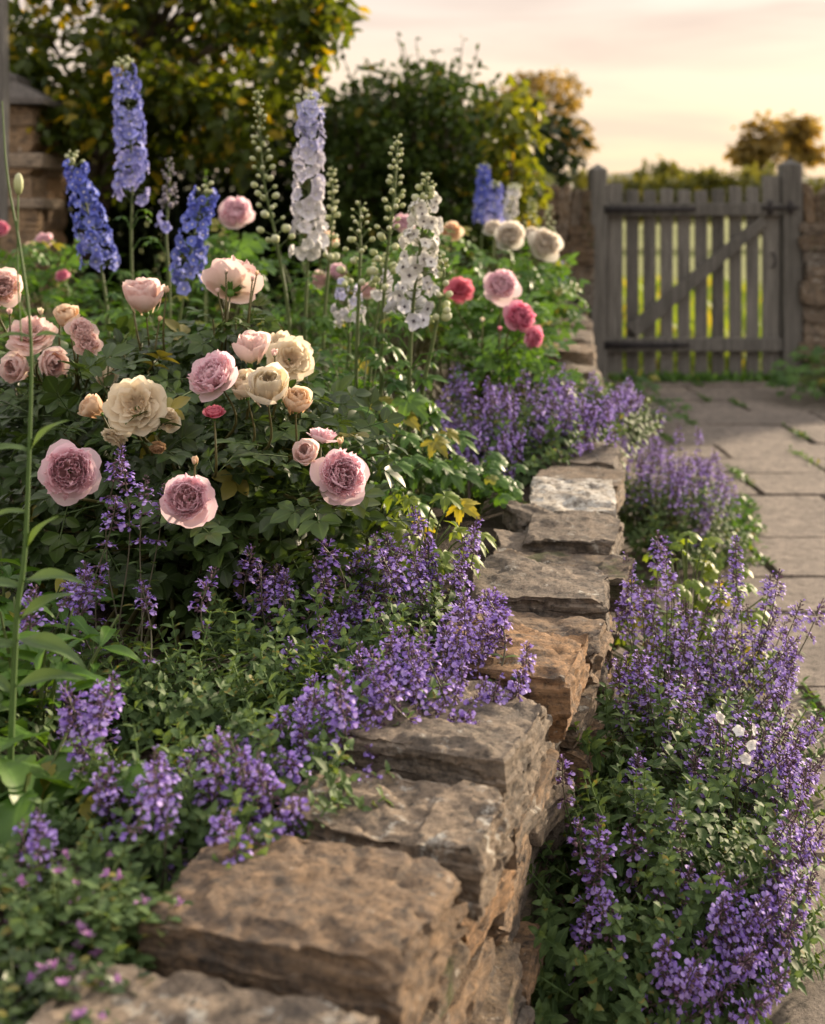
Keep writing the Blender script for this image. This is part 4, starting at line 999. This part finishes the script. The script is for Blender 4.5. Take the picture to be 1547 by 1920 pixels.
# ------------------------------------------------------------------ other leafy plants of the bed
def leafy_plant(name, label, cat, base, h, spread, nstems, tpl, mat, size, seed, per=9, lean=(0, 0), group=None, mat_stem='stem', flowers=None, up=.35, start=.15):
    rng = np.random.default_rng(seed); base = np.asarray(base, float); t = thing(name, label, cat, base, group); st, lf = MB(), MB(); tips = []
    for k in range(nstems):
        a = rng.uniform(0, 6.28); r = spread * math.sqrt(rng.random()); hh = h * rng.uniform(.65, 1.05) * (1 - .35 * (r / max(spread, .001)) ** 2)
        b = base + np.array([math.cos(a) * r * .4, math.sin(a) * r * .4, 0]); q = base + np.array([math.cos(a) * r + lean[0], math.sin(a) * r + lean[1], hh])
        cv = curve([b, (b + q) / 2 + [(b[0] - q[0]) * .15, (b[1] - q[1]) * .15, .05 * h], q], 12); tube(st, cv, np.linspace(.0035, .0012, len(cv)) * (size / .07) ** .5, 5); tips.append(q)
        n = per; i = np.sort(rng.uniform(start, 1, n)); p = np.array([[np.interp(x, np.linspace(0, 1, len(cv)), cv[:, c]) for c in range(3)] for x in i])
        an = np.arange(n) * 2.4 + a; d = np.stack([np.cos(an), np.sin(an), np.full(n, up) + rng.normal(size=n) * .25], -1)
        s = size * (1.1 - .5 * i) * rng.uniform(.75, 1.2, n); lf.scatter(tpl, frames(d, nrm(rng.normal(size=(n, 3)) * .25 + [0, 0, 1])) * s[:, None, None], p, rng.random(n))
    lf.build('foliage', M[mat], t); st.build('stem', M[mat_stem], t)
    if flowers: flowers(t, np.array(tips), rng)
    return t
big = leaf_tpl(.34, 9, 5, .3, .6, .0, .4, wave=.25)
LP = [('broad mid green leaves below the outbuilding ledges', 30, 4.3, .54, .34, 26, 'freshleaf', .12), ('lush pointed leaves behind the deep blue delphinium', 150, 4.0, .50, .32, 26, 'freshleaf', .12),
      ('leafy clump between the deep blue and tallest delphiniums', 255, 3.9, .46, .3, 26, 'freshleaf', .10), ('leafy clump behind the blush roses at the left', 30, 3.0, .42, .3, 26, 'delleaf', .11),
      ('leafy clump under the violet blue delphinium', 385, 3.7, .42, .28, 26, 'freshleaf', .10), ('leafy clump behind the rose seen from the back', 490, 3.6, .46, .28, 26, 'freshleaf', .09),
      ('pointed green leaves in front of the tallest delphinium', 215, 2.9, .36, .22, 24, 'freshleaf', .09), ('leafy clump between the blush rose stems', 350, 2.75, .34, .2, 24, 'delleaf', .085),
      ('bright leaves under the lavender delphinium', 560, 2.95, .36, .2, 26, 'freshleaf', .08), ('leafy clump behind the coral roses', 720, 4.8, .52, .4, 30, 'freshleaf', .09), ('dark leafy clump under the dark climber', 600, 5.4, .55, .45, 28, 'delleaf', .11), ('dark leafy clump at the foot of the evergreen hedge', 330, 5.4, .50, .5, 30, 'delleaf', .12), ('leafy clump between crimson rose and far blue delphiniums', 860, 4.9, .48, .35, 28, 'freshleaf', .09),
      ('slender leafy stems between lavender and white delphiniums', 650, 3.3, .42, .2, 28, 'freshleaf', .06), ('bright leafy stems just behind the globe shaped cream rose', 540, 2.6, .30, .16, 24, 'freshleaf', .06)]
for k, (lb, px, d, h, sp, ns, mt, sz) in enumerate(LP):
    leafy_plant('leafy_perennial', lb, 'plant', on_bed(px, d), h, sp, ns, big, mt, sz, 300 + k, per=11, group='leafy perennials filling the back of the bed')
# cut-leaved mound under the white delphinium
def palm_plant(label, cat, name, base, h, spread, n, mat, size, seed, tpl=None, group=None):
    rng = np.random.default_rng(seed); base = np.asarray(base, float); t = thing(name, label, cat, base, group); st, lf = MB(), MB()
    for k in range(n):
        a = rng.uniform(0, 6.28); r = spread * rng.random() ** .6; z = h * rng.uniform(.3, 1.0) * (1 - .5 * (r / spread) ** 2)
        q = base + [math.cos(a) * r, math.sin(a) * r, z]; tube(st, curve([base + [math.cos(a) * .03, math.sin(a) * .03, 0], (base + q) / 2 + [0, 0, .2 * z], q], 8), .0016, 4)
        d = np.array([[math.cos(a) + rng.normal() * .3, math.sin(a) - .35 + rng.normal() * .3, -.25 + rng.normal() * .25]])
        lf.scatter(tpl or PALM, frames(d, nrm(np.array([[rng.normal() * .25, -.35, 1]]))) * size * rng.uniform(.65, 1.15), q[None], np.array([rng.random()]))
    lf.build('foliage', M[mat], t); st.build('stem', M['stem'], t); return t
palm_plant('deeply cut green leaves spilling below the white delphinium', 'plant', 'cut_leaved_plant', on_bed(675, 2.7), .42, .19, 75, 'delleaf', .10, 401)
palm_plant('cut leaved clump filling the gap right of the cream roses', 'plant', 'cut_leaved_plant', on_bed(640, 2.5), .34, .2, 60, 'freshleaf', .085, 402)
palm_plant('lime green lobed leaves turning yellow above the catmint near the wall', 'plant', 'lime_leaved_plant', on_bed(785, 2.22), .22, .13, 44, 'limeleaf', .075, 403)
palm_plant('low yellow and green leaves under the pink rose beside the round bud', 'plant', 'lime_leaved_plant', on_bed(660, 2.2), .10, .14, 26, 'limeleaf', .06, 404)
rnd_leaf = palm_leaf_tpl(5, .82, False, .25)
palm_plant('fresh round green leaves trailing onto the wall behind the lumpy red stone', 'plant', 'trailing_plant', on_bed(875, 2.85), .15, .15, 80, 'freshleaf', .055, 405, rnd_leaf)
palm_plant('bright green ivy-like leaves between wall and path behind the large catmint', 'plant', 'trailing_plant', np.array([.57, 2.66, 0]), .38, .2, 170, 'limeleaf', .05, 406, rnd_leaf)
palm_plant('dark green nettle-like plant at the wall foot before the gate', 'plant', 'verge_plant', np.array([1.02, 6.3, 0]), .30, .3, 120, 'delleaf', .07, 407)
palm_plant('dark green plant with tiny white flowers by the latch side of the gate', 'plant', 'verge_plant', np.array([2.38, 7.1, 0]), .36, .36, 170, 'delleaf', .09, 408)
# grass-green weeds in the joints
def weeds():
    rng = np.random.default_rng(9); mb = MB()
    for (x, y, dl) in JOINTS:
        if rng.random() < .4 or x > 2.3: continue
        n = int(rng.integers(20, 70)); c = np.array([x - .008, y + rng.uniform(.05, dl), .002])
        loc = c + rng.normal(size=(n, 3)) * [.011, .09, 0]; d = rng.normal(size=(n, 3)) * [1, 1, .3] + [0, 0, .7]
        mb.scatter(oval, frames(d, nrm(rng.normal(size=(n, 3)) * .3 + [0, 0, 1])) * rng.uniform(.012, .03, n)[:, None, None], loc, rng.random(n))
    for k in range(90):
        px, py = rng.normal(1392, 14), rng.uniform(935, 1020); d = EYE * F / (py - HOR); p = P(px, py, d); p[2] = .004
        mb.scatter(oval, frames(rng.normal(size=(4, 3)) * [1, 1, .3] + [0, 0, .6], [0, 0, 1]) * .03, p + rng.normal(size=(4, 3)) * [.015, .03, 0], rng.random(4))
    n = 500; loc = np.stack([rng.uniform(1.25, 2.3, n), rng.normal(8.03, .04, n), np.full(n, .0)], -1)
    mb.scatter(lance, frames(rng.normal(size=(n, 3)) * [.5, .5, .1] + [0, 0, 1], [0, -1, .2]) * rng.uniform(.03, .09, n)[:, None, None], loc, rng.random(n))
    tag(mb.build('weeds', M['freshleaf']), 'small green weeds growing in the joints of the stone path', 'weeds', kind='stuff')
weeds()
# tall soft-leaved plant at the left edge, close to the camera
def tall_plant():
    d = 1.42; t = thing('tall_stemmed_plant', 'tall single pale stem with paired leaves rising along the left edge', 'plant', on_bed(20, d))
    cv = curve([on_bed(14, d), P(30, 1180, d), P(46, 1040, d), P(55, 840, d), P(58, 640, d), P(40, 480, d), P(14, 330, d), P(4, 190, d)], 56); mb = MB()
    tube(mb, cv, np.interp(np.linspace(0, 1, len(cv)), [0, .5, 1], [.0040, .0020, .0008]), 7); 
    sb = curve([P(40, 640, d), P(33, 500, d), P(34, 350, d)], 12); tube(mb, sb, .001, 5); mb.build('stem', M['tallleaf'], t)
    bm = MB(); bm.scatter(BALL, (np.eye(3) * [.0055, .0055, .0105])[None], P(35, 345, d)[None]); bm.build('bud', M['bud'], t)
    lf = leaf_tpl(.25, 10, 5, .45, .6, 0, .35, wave=.2); mb = MB()
    L = [(57, 632, (-1, -.2, .25), .055), (59, 632, (1, -.3, .3), .055), (55, 845, (-.8, -.5, .3), .075), (57, 845, (.6, -.2, .9), .075), (50, 960, (-1, -.1, .1), .06),
         (44, 1090, (1, -.3, .35), .10), (40, 1100, (-1, -.2, .25), .10), (38, 1160, (.7, .2, .55), .085), (34, 1200, (1.0, -.5, .12), .125), (32, 1210, (-1, -.4, .2), .11), (26, 1290, (1, -.1, .45), .11), (24, 1300, (-.9, .3, .5), .1), (50, 1030, (.5, -.2, 1), .07)]
    for px, py, dr, s in L: mb.scatter(lf, frames(np.array([dr], float), nrm(np.array([[.1, -.35, 1.]]))) * s * .8, P(px, py, d)[None], np.array([.6]))
    mb.build('foliage', M['tallleaf'], t)
tall_plant()
leafy_plant('leafy_perennial', 'large jagged drooping leaves low at the left edge near the camera', 'plant', on_bed(20, 1.38), .16, .13, 12, leaf_tpl(.42, 10, 5, .3, .9, .10, .4, wave=.2), 'delleaf', .13, 330, per=6, up=.05)

# ------------------------------------------------------------------ catmint
def cat_floret(openf=True, seed=0):
    mb = MB(); a = np.linspace(0, 2 * np.pi, 6)[:-1]
    def ring(y, r, dz=0): return np.stack([np.cos(a) * r, np.full(5, y), np.sin(a) * r + dz], -1)
    def lathe(rs, mat, lay):
        v = np.concatenate([ring(*r) for r in rs]); q = [(i * 5 + j, i * 5 + (j + 1) % 5, (i + 1) * 5 + (j + 1) % 5, (i + 1) * 5 + j) for i in range(len(rs) - 1) for j in range(5)]
        mb.add(v, q, (.5, .5, lay), mat)
    lathe([(0, .05), (.18, .13), (.45, .14), (.55, .10)], 0, .3)
    if openf:
        lathe([(.40, .07), (.75, .09, .03), (.92, .16, .05)], 1, .4)
        v = [(-.10, .88, .16), (.10, .88, .16), (.15, 1.10, .26), (-.15, 1.10, .26), (.08, 1.24, .24), (-.08, 1.24, .24)]
        mb.add(v, [(0, 1, 2, 3), (3, 2, 4, 5)], (.8, .5, .7), 1)
        v = [(-.15, .88, -.04), (.15, .88, -.04), (.34, 1.08, -.10), (0, 1.10, -.13), (-.34, 1.08, -.10), (.30, 1.28, -.26), (0, 1.38, -.34), (-.30, 1.28, -.26)]
        mb.add(v, [(0, 1, 3, 3), (1, 2, 3, 3), (0, 3, 4, 4), (2, 5, 6, 3), (3, 6, 7, 4)], (.8, .5, .9), 1)
    return mb.tpl()
CF, CB = cat_floret(True), cat_floret(False)
nl = leaf_tpl(.5, 6, 3, .25, .45, .08, .35, mat=2)
def spike_mesh(seed, L, dense=1.0, bow=.06, leafy_=True, whorls=None, scale=1.0):
    """one flowering stem of length L from the origin up +Z, bowed towards +X"""
    rng = np.random.default_rng(seed); mb = MB(); t = np.linspace(0, 1, 14)
    ax = lambda t: np.stack([bow * np.sin(np.pi * t * .9), .012 * np.sin(t * 5 + seed), t * L], -1)
    tube(mb, ax(t), np.linspace(.0016, .0008, 14) * (1 + .3 * (scale - 1)), 5, 3)
    fl = rng.uniform(.034, .066) * scale; s = L; pos = []; gap = .0045
    while s > L - fl: pos.append((s, (L - s) / fl)); s -= gap; gap = min(.0135, gap * 1.17)
    s -= .012
    for k in range(rng.integers(1, 4)):                # looser whorls lower down
        if s < L * .3: break
        pos.append((s, .8)); s -= rng.uniform(.026, .05)
    for s, f in pos:
        n = int(round((4 + 4.5 * min(1, f * 1.8)) * dense)); a = rng.uniform(0, 6.28) + np.arange(n) * 6.283 / n + rng.normal(size=n) * .25
        el_ = np.clip(1.0 - 1.1 * min(1, f * 1.6) + rng.normal(size=n) * .28, -.3, 1.3); d = np.stack([np.cos(a) * np.cos(el_), np.sin(a) * np.cos(el_), np.sin(el_)], -1)
        p0 = ax(np.array([s / L]))[0] + d * .0035; sz = .0103 * (.55 + .45 * min(1, f * 2.2)) * rng.uniform(.8, 1.15, n)
        op = rng.random(n) < np.clip(.12 + f * 1.3, 0, .62); M3 = frames(d, [0, 0, 1], rng.normal(size=n) * .3) * sz[:, None, None]
        r = rng.random(n)
        if op.any(): mb.scatter(CF, M3[op], p0[op], r[op])
        if (~op).any(): mb.scatter(CB, M3[~op], p0[~op], r[~op])
    if leafy_:
        s = .04
        while s < L - fl - .015:
            a = rng.uniform(0, 3.14)
            for k in range(2):
                d = np.array([[math.cos(a + k * 3.14), math.sin(a + k * 3.14), .35]]); mb.scatter(nl, frames(d, [0, 0, 1]) * (.026 - .014 * s / L) * rng.uniform(.8, 1.3), ax(np.array([s / L])), np.array([rng.random()]))
            s += rng.uniform(.022, .036)
    # layer value picks the floret's tint
    me = MB(); v, q, c, m = mb.tpl(); c = c.copy(); c[:, 2] = np.clip(c[:, 2] * .4 + c[:, 1] * .6, 0, 1) * (m.max() >= 0) if False else c[:, 2]
    me.add(v, q, c, m); return me.mesh('flower_stem', [M['calyx'], M['violet'], M['nepleaf'], M['nepstem']])
LEN = [.14, .20, .26, .32, .40, .50]
SPIKES = {L: [spike_mesh(700 + i * 10 + j, L, rng_d, (.03, .11, .19, .07, .25)[j] * L + .01) for j, rng_d in enumerate((1.0, .85, 1.1, .9, 1.0))] for i, L in enumerate(LEN)}

def nep_leaf_tpl():
    mb = MB()                                          # a leafy shoot: five pairs of small toothed leaves on a stem
    for k in range(6):
        z = k / 5.
        for s in (0, 1):
            a = k * 1.57 + s * 3.14; d = np.array([[math.cos(a), math.sin(a), .25 + .5 * z]]); mb.scatter(leaf_tpl(.50, 8, 3, .3, .55, .12, .33), frames(d, [0, 0, 1]) * (.42 - .20 * z), np.array([[0, 0, .1 + z * .85]]), np.array([(k * 37 % 10) / 10]))
    tube(mb, [(0, 0, 0), (.02, 0, .5), (0, 0, 1)], .014, 4); return mb.tpl()
SHOOT = nep_leaf_tpl()

def catmint(label, root, regions, mound, seed, group='clumps of violet catmint', base_r=.10, shoot=.065, name='catmint', leafmat='nepleaf', tips=(), maxr=.6, thin=.66, sprawl=.55):
    """regions: (px, py, rx, ry, d0, d1, count) where the flower tips stand; mound: leafy shoots (x, y, z, rx, ry, rz, count)"""
    rng = np.random.default_rng(seed); root = np.asarray(root, float); t = thing(name, label, 'catmint', root, group); st = MB()
    T = [P(x, y, d) for x, y, d in tips]
    for (px, py, rx, ry, d0, d1, n) in regions:
        k = 0; n = int(round(n * thin))
        while k < n:
            a, c = rng.uniform(-1, 1, 2)
            if a * a + c * c > 1: continue
            T.append(P(px + a * rx, py + c * ry, rng.uniform(d0, d1))); k += 1
    for k, tip in enumerate(T):
        h = (tip - root) * [1, 1, 0]; dist = np.linalg.norm(h); b = root + h * sprawl + rng.normal(size=3) * [.03, .03, 0] + [0, 0, .02]
        v = tip - b; ln = np.linalg.norm(v)
        if ln < .10: b = tip - nrm(v + [0, 0, .05]) * .14; v = tip - b; ln = np.linalg.norm(v)
        L = min(LEN, key=lambda q: abs(math.log(q / ln))); z = v / ln; out = nrm(h + [1e-5, 0, 0]) - z * np.dot(nrm(h + [1e-5, 0, 0]), z); x = nrm(out); y = np.cross(z, x); s = ln / L
        o = link('flower_stem', SPIKES[L][rng.integers(0, 5)], t)
        sc = min(max(s, .8), 1.25); m = np.stack([x * sc, y * sc, z * s], 1); mm = Matrix([list(m[i]) + [b[i]] for i in range(3)] + [[0, 0, 0, 1]]); o.matrix_basis = mm
    fo = MB()
    for (x, y, z, rx, ry, rz, n) in mound:
        p = nrm(rng.normal(size=(n, 3))) * (.35 + .65 * rng.random((n, 1)) ** .6); p[:, 2] = np.abs(p[:, 2]); c = np.array([x, y, z]) + p * [rx, ry, rz]
        d = nrm(p * [1, 1, 1] + [0, -.1, .5] + rng.normal(size=(n, 3)) * .35); M3 = frames(d, rng.normal(size=(n, 3)))[:, :, [0, 2, 1]]
        M3 = np.stack([M3[:, :, 0], np.cross(M3[:, :, 2], M3[:, :, 0]), M3[:, :, 2]], 2)
        fo.scatter(SHOOT, M3 * (shoot * rng.uniform(.7, 1.3, n))[:, None, None], c, None)
        for q in c[::max(1, n // 25)]: tube(st, curve([root + rng.normal(size=3) * [.04, .04, 0], (root + q) / 2 + [0, 0, .03], q], 8), .0016, 4)
    if fo.n:
        # vary tint per shoot
        c = np.concatenate(fo.c); fo.c = [np.stack([c[:, 0], np.clip(c[:, 1] + np.repeat(rng.normal(size=len(c) // 7 + 1) * .15, 7)[:len(c)], 0, 1), c[:, 2]], 1)]
        fo.v = [np.concatenate(fo.v)]; fo.build('foliage', M[leafmat], t); st.build('stem', M['nepstem'], t)
    return t

# along the bed edge, spilling over the wall
catmint('violet catmint beside the tall stem at the left edge', on_bed(150, 1.5), [(175, 1310, 55, 80, 1.42, 1.55, 14), (90, 1180, 45, 90, 1.5, 1.7, 9)], [(-.57, 1.55, .37, .12, .1, .06, 46)], 801)
catmint('low violet catmint clump in front of the jagged leaves, behind the pink flowered mat', on_bed(230, 1.3), [(262, 1460, 52, 60, 1.27, 1.36, 15), (80, 1520, 28, 30, 1.24, 1.3, 4)], [(-.30, 1.36, .36, .14, .09, .05, 60), (-.42, 1.3, .36, .1, .08, .05, 30)], 802)
catmint('violet catmint clump above the big brown coping stone', on_bed(440, 1.4), [(440, 1430, 60, 60, 1.33, 1.45, 22), (400, 1560, 60, 45, 1.28, 1.33, 9), (500, 1530, 50, 40, 1.3, 1.38, 8), (520, 1350, 16, 25, 1.5, 1.6, 2)], [(-.20, 1.44, .36, .15, .10, .06, 90), (-.16, 1.34, .37, .1, .06, .03, 24)], 803)
catmint('dense violet catmint spilling over the wall above the lichen-blotched coping', on_bed(650, 1.6), [(650, 1330, 90, 90, 1.48, 1.66, 44), (720, 1260, 70, 60, 1.55, 1.72, 22), (640, 1460, 90, 60, 1.42, 1.5, 18)], [(-.12, 1.62, .36, .17, .12, .06, 90)], 804, thin=.95, sprawl=.454)
catmint('violet catmint leaning right over the dark fronted wall block', on_bed(760, 1.75), [(800, 1230, 70, 70, 1.62, 1.8, 30), (860, 1340, 60, 40, 1.55, 1.62, 12), (880, 1160, 55, 60, 1.72, 1.9, 20), (900, 1280, 60, 45, 1.62, 1.72, 12), (740, 1380, 70, 50, 1.5, 1.6, 14)], [(-.02, 1.78, .36, .12, .1, .06, 60)], 805, thin=1.0, sprawl=.455, tips=[(985, 1200, 1.68), (972, 1228, 1.66), (935, 1115, 1.9), (960, 1275, 1.66), (925, 1130, 1.86)])
catmint('upright violet catmint in front of the lime leaves, leaning to the wall', on_bed(720, 2.0), [(740, 1050, 60, 60, 1.95, 2.15, 16), (690, 1140, 60, 50, 1.9, 2.05, 12)], [(-.05, 2.0, .36, .14, .1, .08, 50)], 806, thin=1.3, sprawl=.456, tips=[(778, 958, 2.05), (768, 975, 2.1), (885, 970, 2.1), (872, 1005, 2.1), (878, 985, 2.05), (792, 1015, 2.05), (858, 1040, 2.05), (845, 1060, 2.0)])
catmint('loose catmint with violet spikes in front of the rose foliage', on_bed(570, 1.95), [(500, 1060, 60, 40, 1.9, 2.0, 7), (610, 1190, 60, 40, 1.85, 1.95, 8)], [(-.16, 1.92, .36, .18, .12, .09, 90), (-.28, 1.72, .36, .16, .12, .07, 80)], 807, thin=1.2, tips=[(582, 1018, 1.95), (570, 1040, 1.95), (590, 1050, 1.93), (430, 1070, 1.85), (560, 1205, 1.8)])
catmint('tall thin catmint spikes standing in front of the pink and cream roses', on_bed(230, 1.75), [(215, 1090, 55, 50, 1.72, 1.85, 7), (140, 1080, 40, 30, 1.75, 1.85, 4)], [(-.42, 1.72, .36, .15, .1, .07, 60)], 808, tips=[(222, 848, 1.82), (226, 870, 1.83), (272, 898, 1.82), (286, 908, 1.84), (208, 940, 1.8)])
# middle distance
catmint('far mass of violet catmint in front of the deep pink roses', on_bed(950, 3.5), [(900, 760, 80, 60, 3.2, 3.6, 26), (1010, 740, 70, 50, 3.2, 3.7, 20), (930, 830, 80, 50, 3.1, 3.4, 18)], [(.24, 3.4, .38, .30, .22, .12, 150)], 809, thin=1.7, shoot=.08)
catmint('violet catmint flopping over the far end of the low wall', on_bed(1060, 3.9), [(1100, 750, 75, 50, 3.3, 3.7, 26), (1050, 810, 80, 40, 3.2, 3.5, 20), (1060, 700, 60, 30, 3.6, 4.2, 8), (1180, 735, 30, 30, 3.5, 3.8, 6)], [(.46, 3.75, .40, .2, .25, .12, 110)], 810, thin=1.6, shoot=.08)
catmint('small far catmint sprigs among the pink rose foliage', on_bed(850, 3.5), [(835, 690, 35, 60, 3.4, 3.6, 9), (920, 700, 40, 40, 3.6, 3.9, 9)], [(.12, 3.4, .38, .14, .12, .1, 40)], 811, shoot=.07)
catmint('catmint clump growing from the path edge beyond the pale coping', np.array([.80, 3.95, 0]), [(1240, 890, 70, 60, 3.6, 4.0, 34), (1310, 900, 50, 50, 3.7, 4.1, 22), (1200, 830, 50, 40, 3.8, 4.2, 14), (1330, 860, 20, 20, 4, 4.2, 4)], [(.74, 3.85, 0, .26, .25, .24, 190)], 812, thin=1.1, shoot=.08, tips=[(1265, 795, 4.1), (1305, 803, 4.1), (1240, 765, 4.2), (1355, 900, 4.0), (1340, 880, 4.0)])
# the big clumps on the path
catmint('rearmost of the three large catmint clumps right of the wall, its spikes rising highest', np.array([.40, 2.32, 0]), [(1200, 1070, 45, 60, 2.2, 2.45, 12), (1290, 1190, 80, 70, 2.15, 2.4, 26), (1400, 1180, 80, 70, 2.1, 2.4, 24), (1480, 1250, 60, 80, 2.05, 2.3, 16)], [(.50, 2.25, 0, .22, .2, .26, 150)], 813, thin=0.72, sprawl=.123, base_r=.12,
        tips=[(1352, 1000, 2.35), (1345, 1040, 2.35), (1240, 1008, 2.45), (1215, 1000, 2.4), (1440, 1060, 2.3), (1434, 1075, 2.3), (1522, 1112, 2.3), (1180, 1045, 2.35), (1330, 1075, 2.3), (1490, 1125, 2.25)])
catmint('dense leafy catmint clump hugging the wall foot in the middle of the right side', np.array([.30, 1.98, 0]), [(1380, 1370, 90, 70, 1.9, 2.1, 26), (1490, 1400, 55, 80, 1.85, 2.05, 22), (1240, 1300, 60, 50, 1.95, 2.1, 10), (1180, 1240, 40, 40, 2.0, 2.2, 8), (1240, 1420, 90, 80, 1.85, 2.0, 12)], [(.38, 1.98, .0, .22, .22, .27, 330), (.27, 2.0, 0, .10, .2, .2, 70)], 814, thin=0.75, sprawl=.124)
catmint('foremost catmint clump lying across the slabs at the bottom right', np.array([.25, 1.74, 0]), [(1470, 1560, 75, 70, 1.68, 1.85, 30), (1390, 1650, 70, 60, 1.6, 1.75, 16), (1480, 1690, 50, 70, 1.6, 1.75, 16), (1330, 1800, 60, 40, 1.54, 1.62, 8), (1245, 1640, 20, 40, 1.62, 1.7, 3), (1235, 1770, 22, 25, 1.56, 1.6, 3), (1430, 1790, 40, 40, 1.56, 1.64, 5), (1220, 1560, 90, 80, 1.68, 1.78, 8)], [(.34, 1.76, .0, .21, .15, .24, 260), (.25, 1.66, 0, .1, .1, .16, 60)], 815, thin=0.7, sprawl=.125,
        tips=[(1115, 1520, 1.72), (1108, 1545, 1.7), (1122, 1560, 1.7), (1110, 1650, 1.64), (1125, 1670, 1.64), (1098, 1680, 1.64), (1068, 1420, 1.8)])

# ------------------------------------------------------------------ pink flowered mat in the near left corner
def pinks(t, tips, rng):
    k = rng.random(len(tips)) < .26
    for q in tips[k]:
        n = 9; mb = MB(); d = nrm(rng.normal(size=(n, 3)) * [1, 1, .5] + [0, 0, .7]); mb.scatter(leaf_tpl(.5, 4, 3, .5, -.3), frames(d, [0, 0, 1]) * (.0075 * rng.uniform(.7, 1.2, n))[:, None, None], np.repeat(q[None], n, 0), rng.random(n), rng.random(n)); mb.build('flower_head', M['cloverpink'], t)
small = leaf_tpl(.55, 5, 3, .3, .4, 0, .5)
for k, (lb, px, d, h, sp, ns, mt) in enumerate([('mat of small leaves with pink flowers in the bottom left corner', 40, 1.02, .085, .10, 60, 'roseleaf'), ('pink flowered mat running up to the nearest coping stone', 150, 1.06, .07, .07, 44, 'roseleaf'),
    ('taller pink flowered sprigs beside the dark gap behind the big brown coping', 235, 1.16, .09, .06, 30, 'nepleaf'), ('pale pink flowered sprigs below the jagged leaves at the left edge', 110, 1.17, .11, .09, 44, 'nepleaf')]):
    leafy_plant('pink_flowered_mat', lb, 'plant', on_bed(px, d), h, sp, ns, small, mt, .026, 350 + k, per=14, flowers=pinks, group='pink flowered mat plants')

# small white flowers caught among the right-hand catmint
def campion():
    b = np.array([.46, 1.9, 0]); t = thing('white_campion', 'few small white flowers standing among the violet catmint right of the wall', 'flower', b); st = MB()
    for k, (px, py) in enumerate([(1352, 1345), (1380, 1372), (1412, 1368), (1405, 1398), (1398, 1422)]):
        p = P(px, py, 1.86); mb = MB(); z = nrm(np.array([.7 * (k % 3 - 1), -.5, .5 * (k % 2) + .1])); y = nrm(np.cross(z, [1, 0, 0])); x = np.cross(y, z)
        mb.scatter(FLO[k % 4], np.stack([x, y, z], 1)[None] * .0095, p[None] + [[.004 * (k % 2), 0, 0]], np.array([.3]), np.array([.3])); mb.build('flower', [M['delwhite'], M['white_eye'], M['stem']], t)
        tube(st, curve([b + [.01 * k, 0, 0], (b + p) / 2 + [0, 0, .04], p + [0, .008, -.004]], 10), .0012, 5)
    st.build('stem', M['stem'], t)
campion()

leafy_plant('green_spire', 'slim green seed spire behind the violet blue delphinium', 'plant', on_bed(386, 4.6), P(386, 284, 4.6)[2] - on_bed(386, 4.6)[2], .01, 3, leaf_tpl(.3, 4, 3), 'freshleaf', .03, 390, per=60, up=1.6, start=.62)

def meadow():
    rng = np.random.default_rng(77); n = 5200; mb = MB(); loc = np.stack([rng.uniform(.3, 4.2, n), 8.4 + 9 * rng.random(n) ** 1.4, np.zeros(n)], -1); loc[:, 2] = -.02
    d = rng.normal(size=(n, 3)) * [.35, .35, .1] + [0, 0, 1]; mb.scatter(leaf_tpl(.12, 3, 3, .4, .5), frames(d, nrm(rng.normal(size=(n, 3)))) * rng.uniform(.12, .38, n)[:, None, None], loc, rng.random(n))
    tag(mb.build('meadow_grass', M['limeleaf']), 'long sunlit meadow grass in the field behind the gate', 'grass', kind='stuff')
meadow()

leafy_plant('leafy_perennial', 'bright lance shaped leaves around the foot of the tall single stem', 'plant', on_bed(60, 1.62), .24, .12, 14, leaf_tpl(.26, 9, 5, .4, .6, 0, .35, wave=.2), 'freshleaf', .10, 340, per=8)
leafy_plant('leafy_perennial', 'dark leaves at the left edge behind the tall single stem, below the white-edged pink rose', 'plant', on_bed(20, 1.85), .22, .14, 16, leaf_tpl(.34, 9, 5, .4, .6, 0, .38, wave=.2), 'delleaf', .09, 341, per=8)
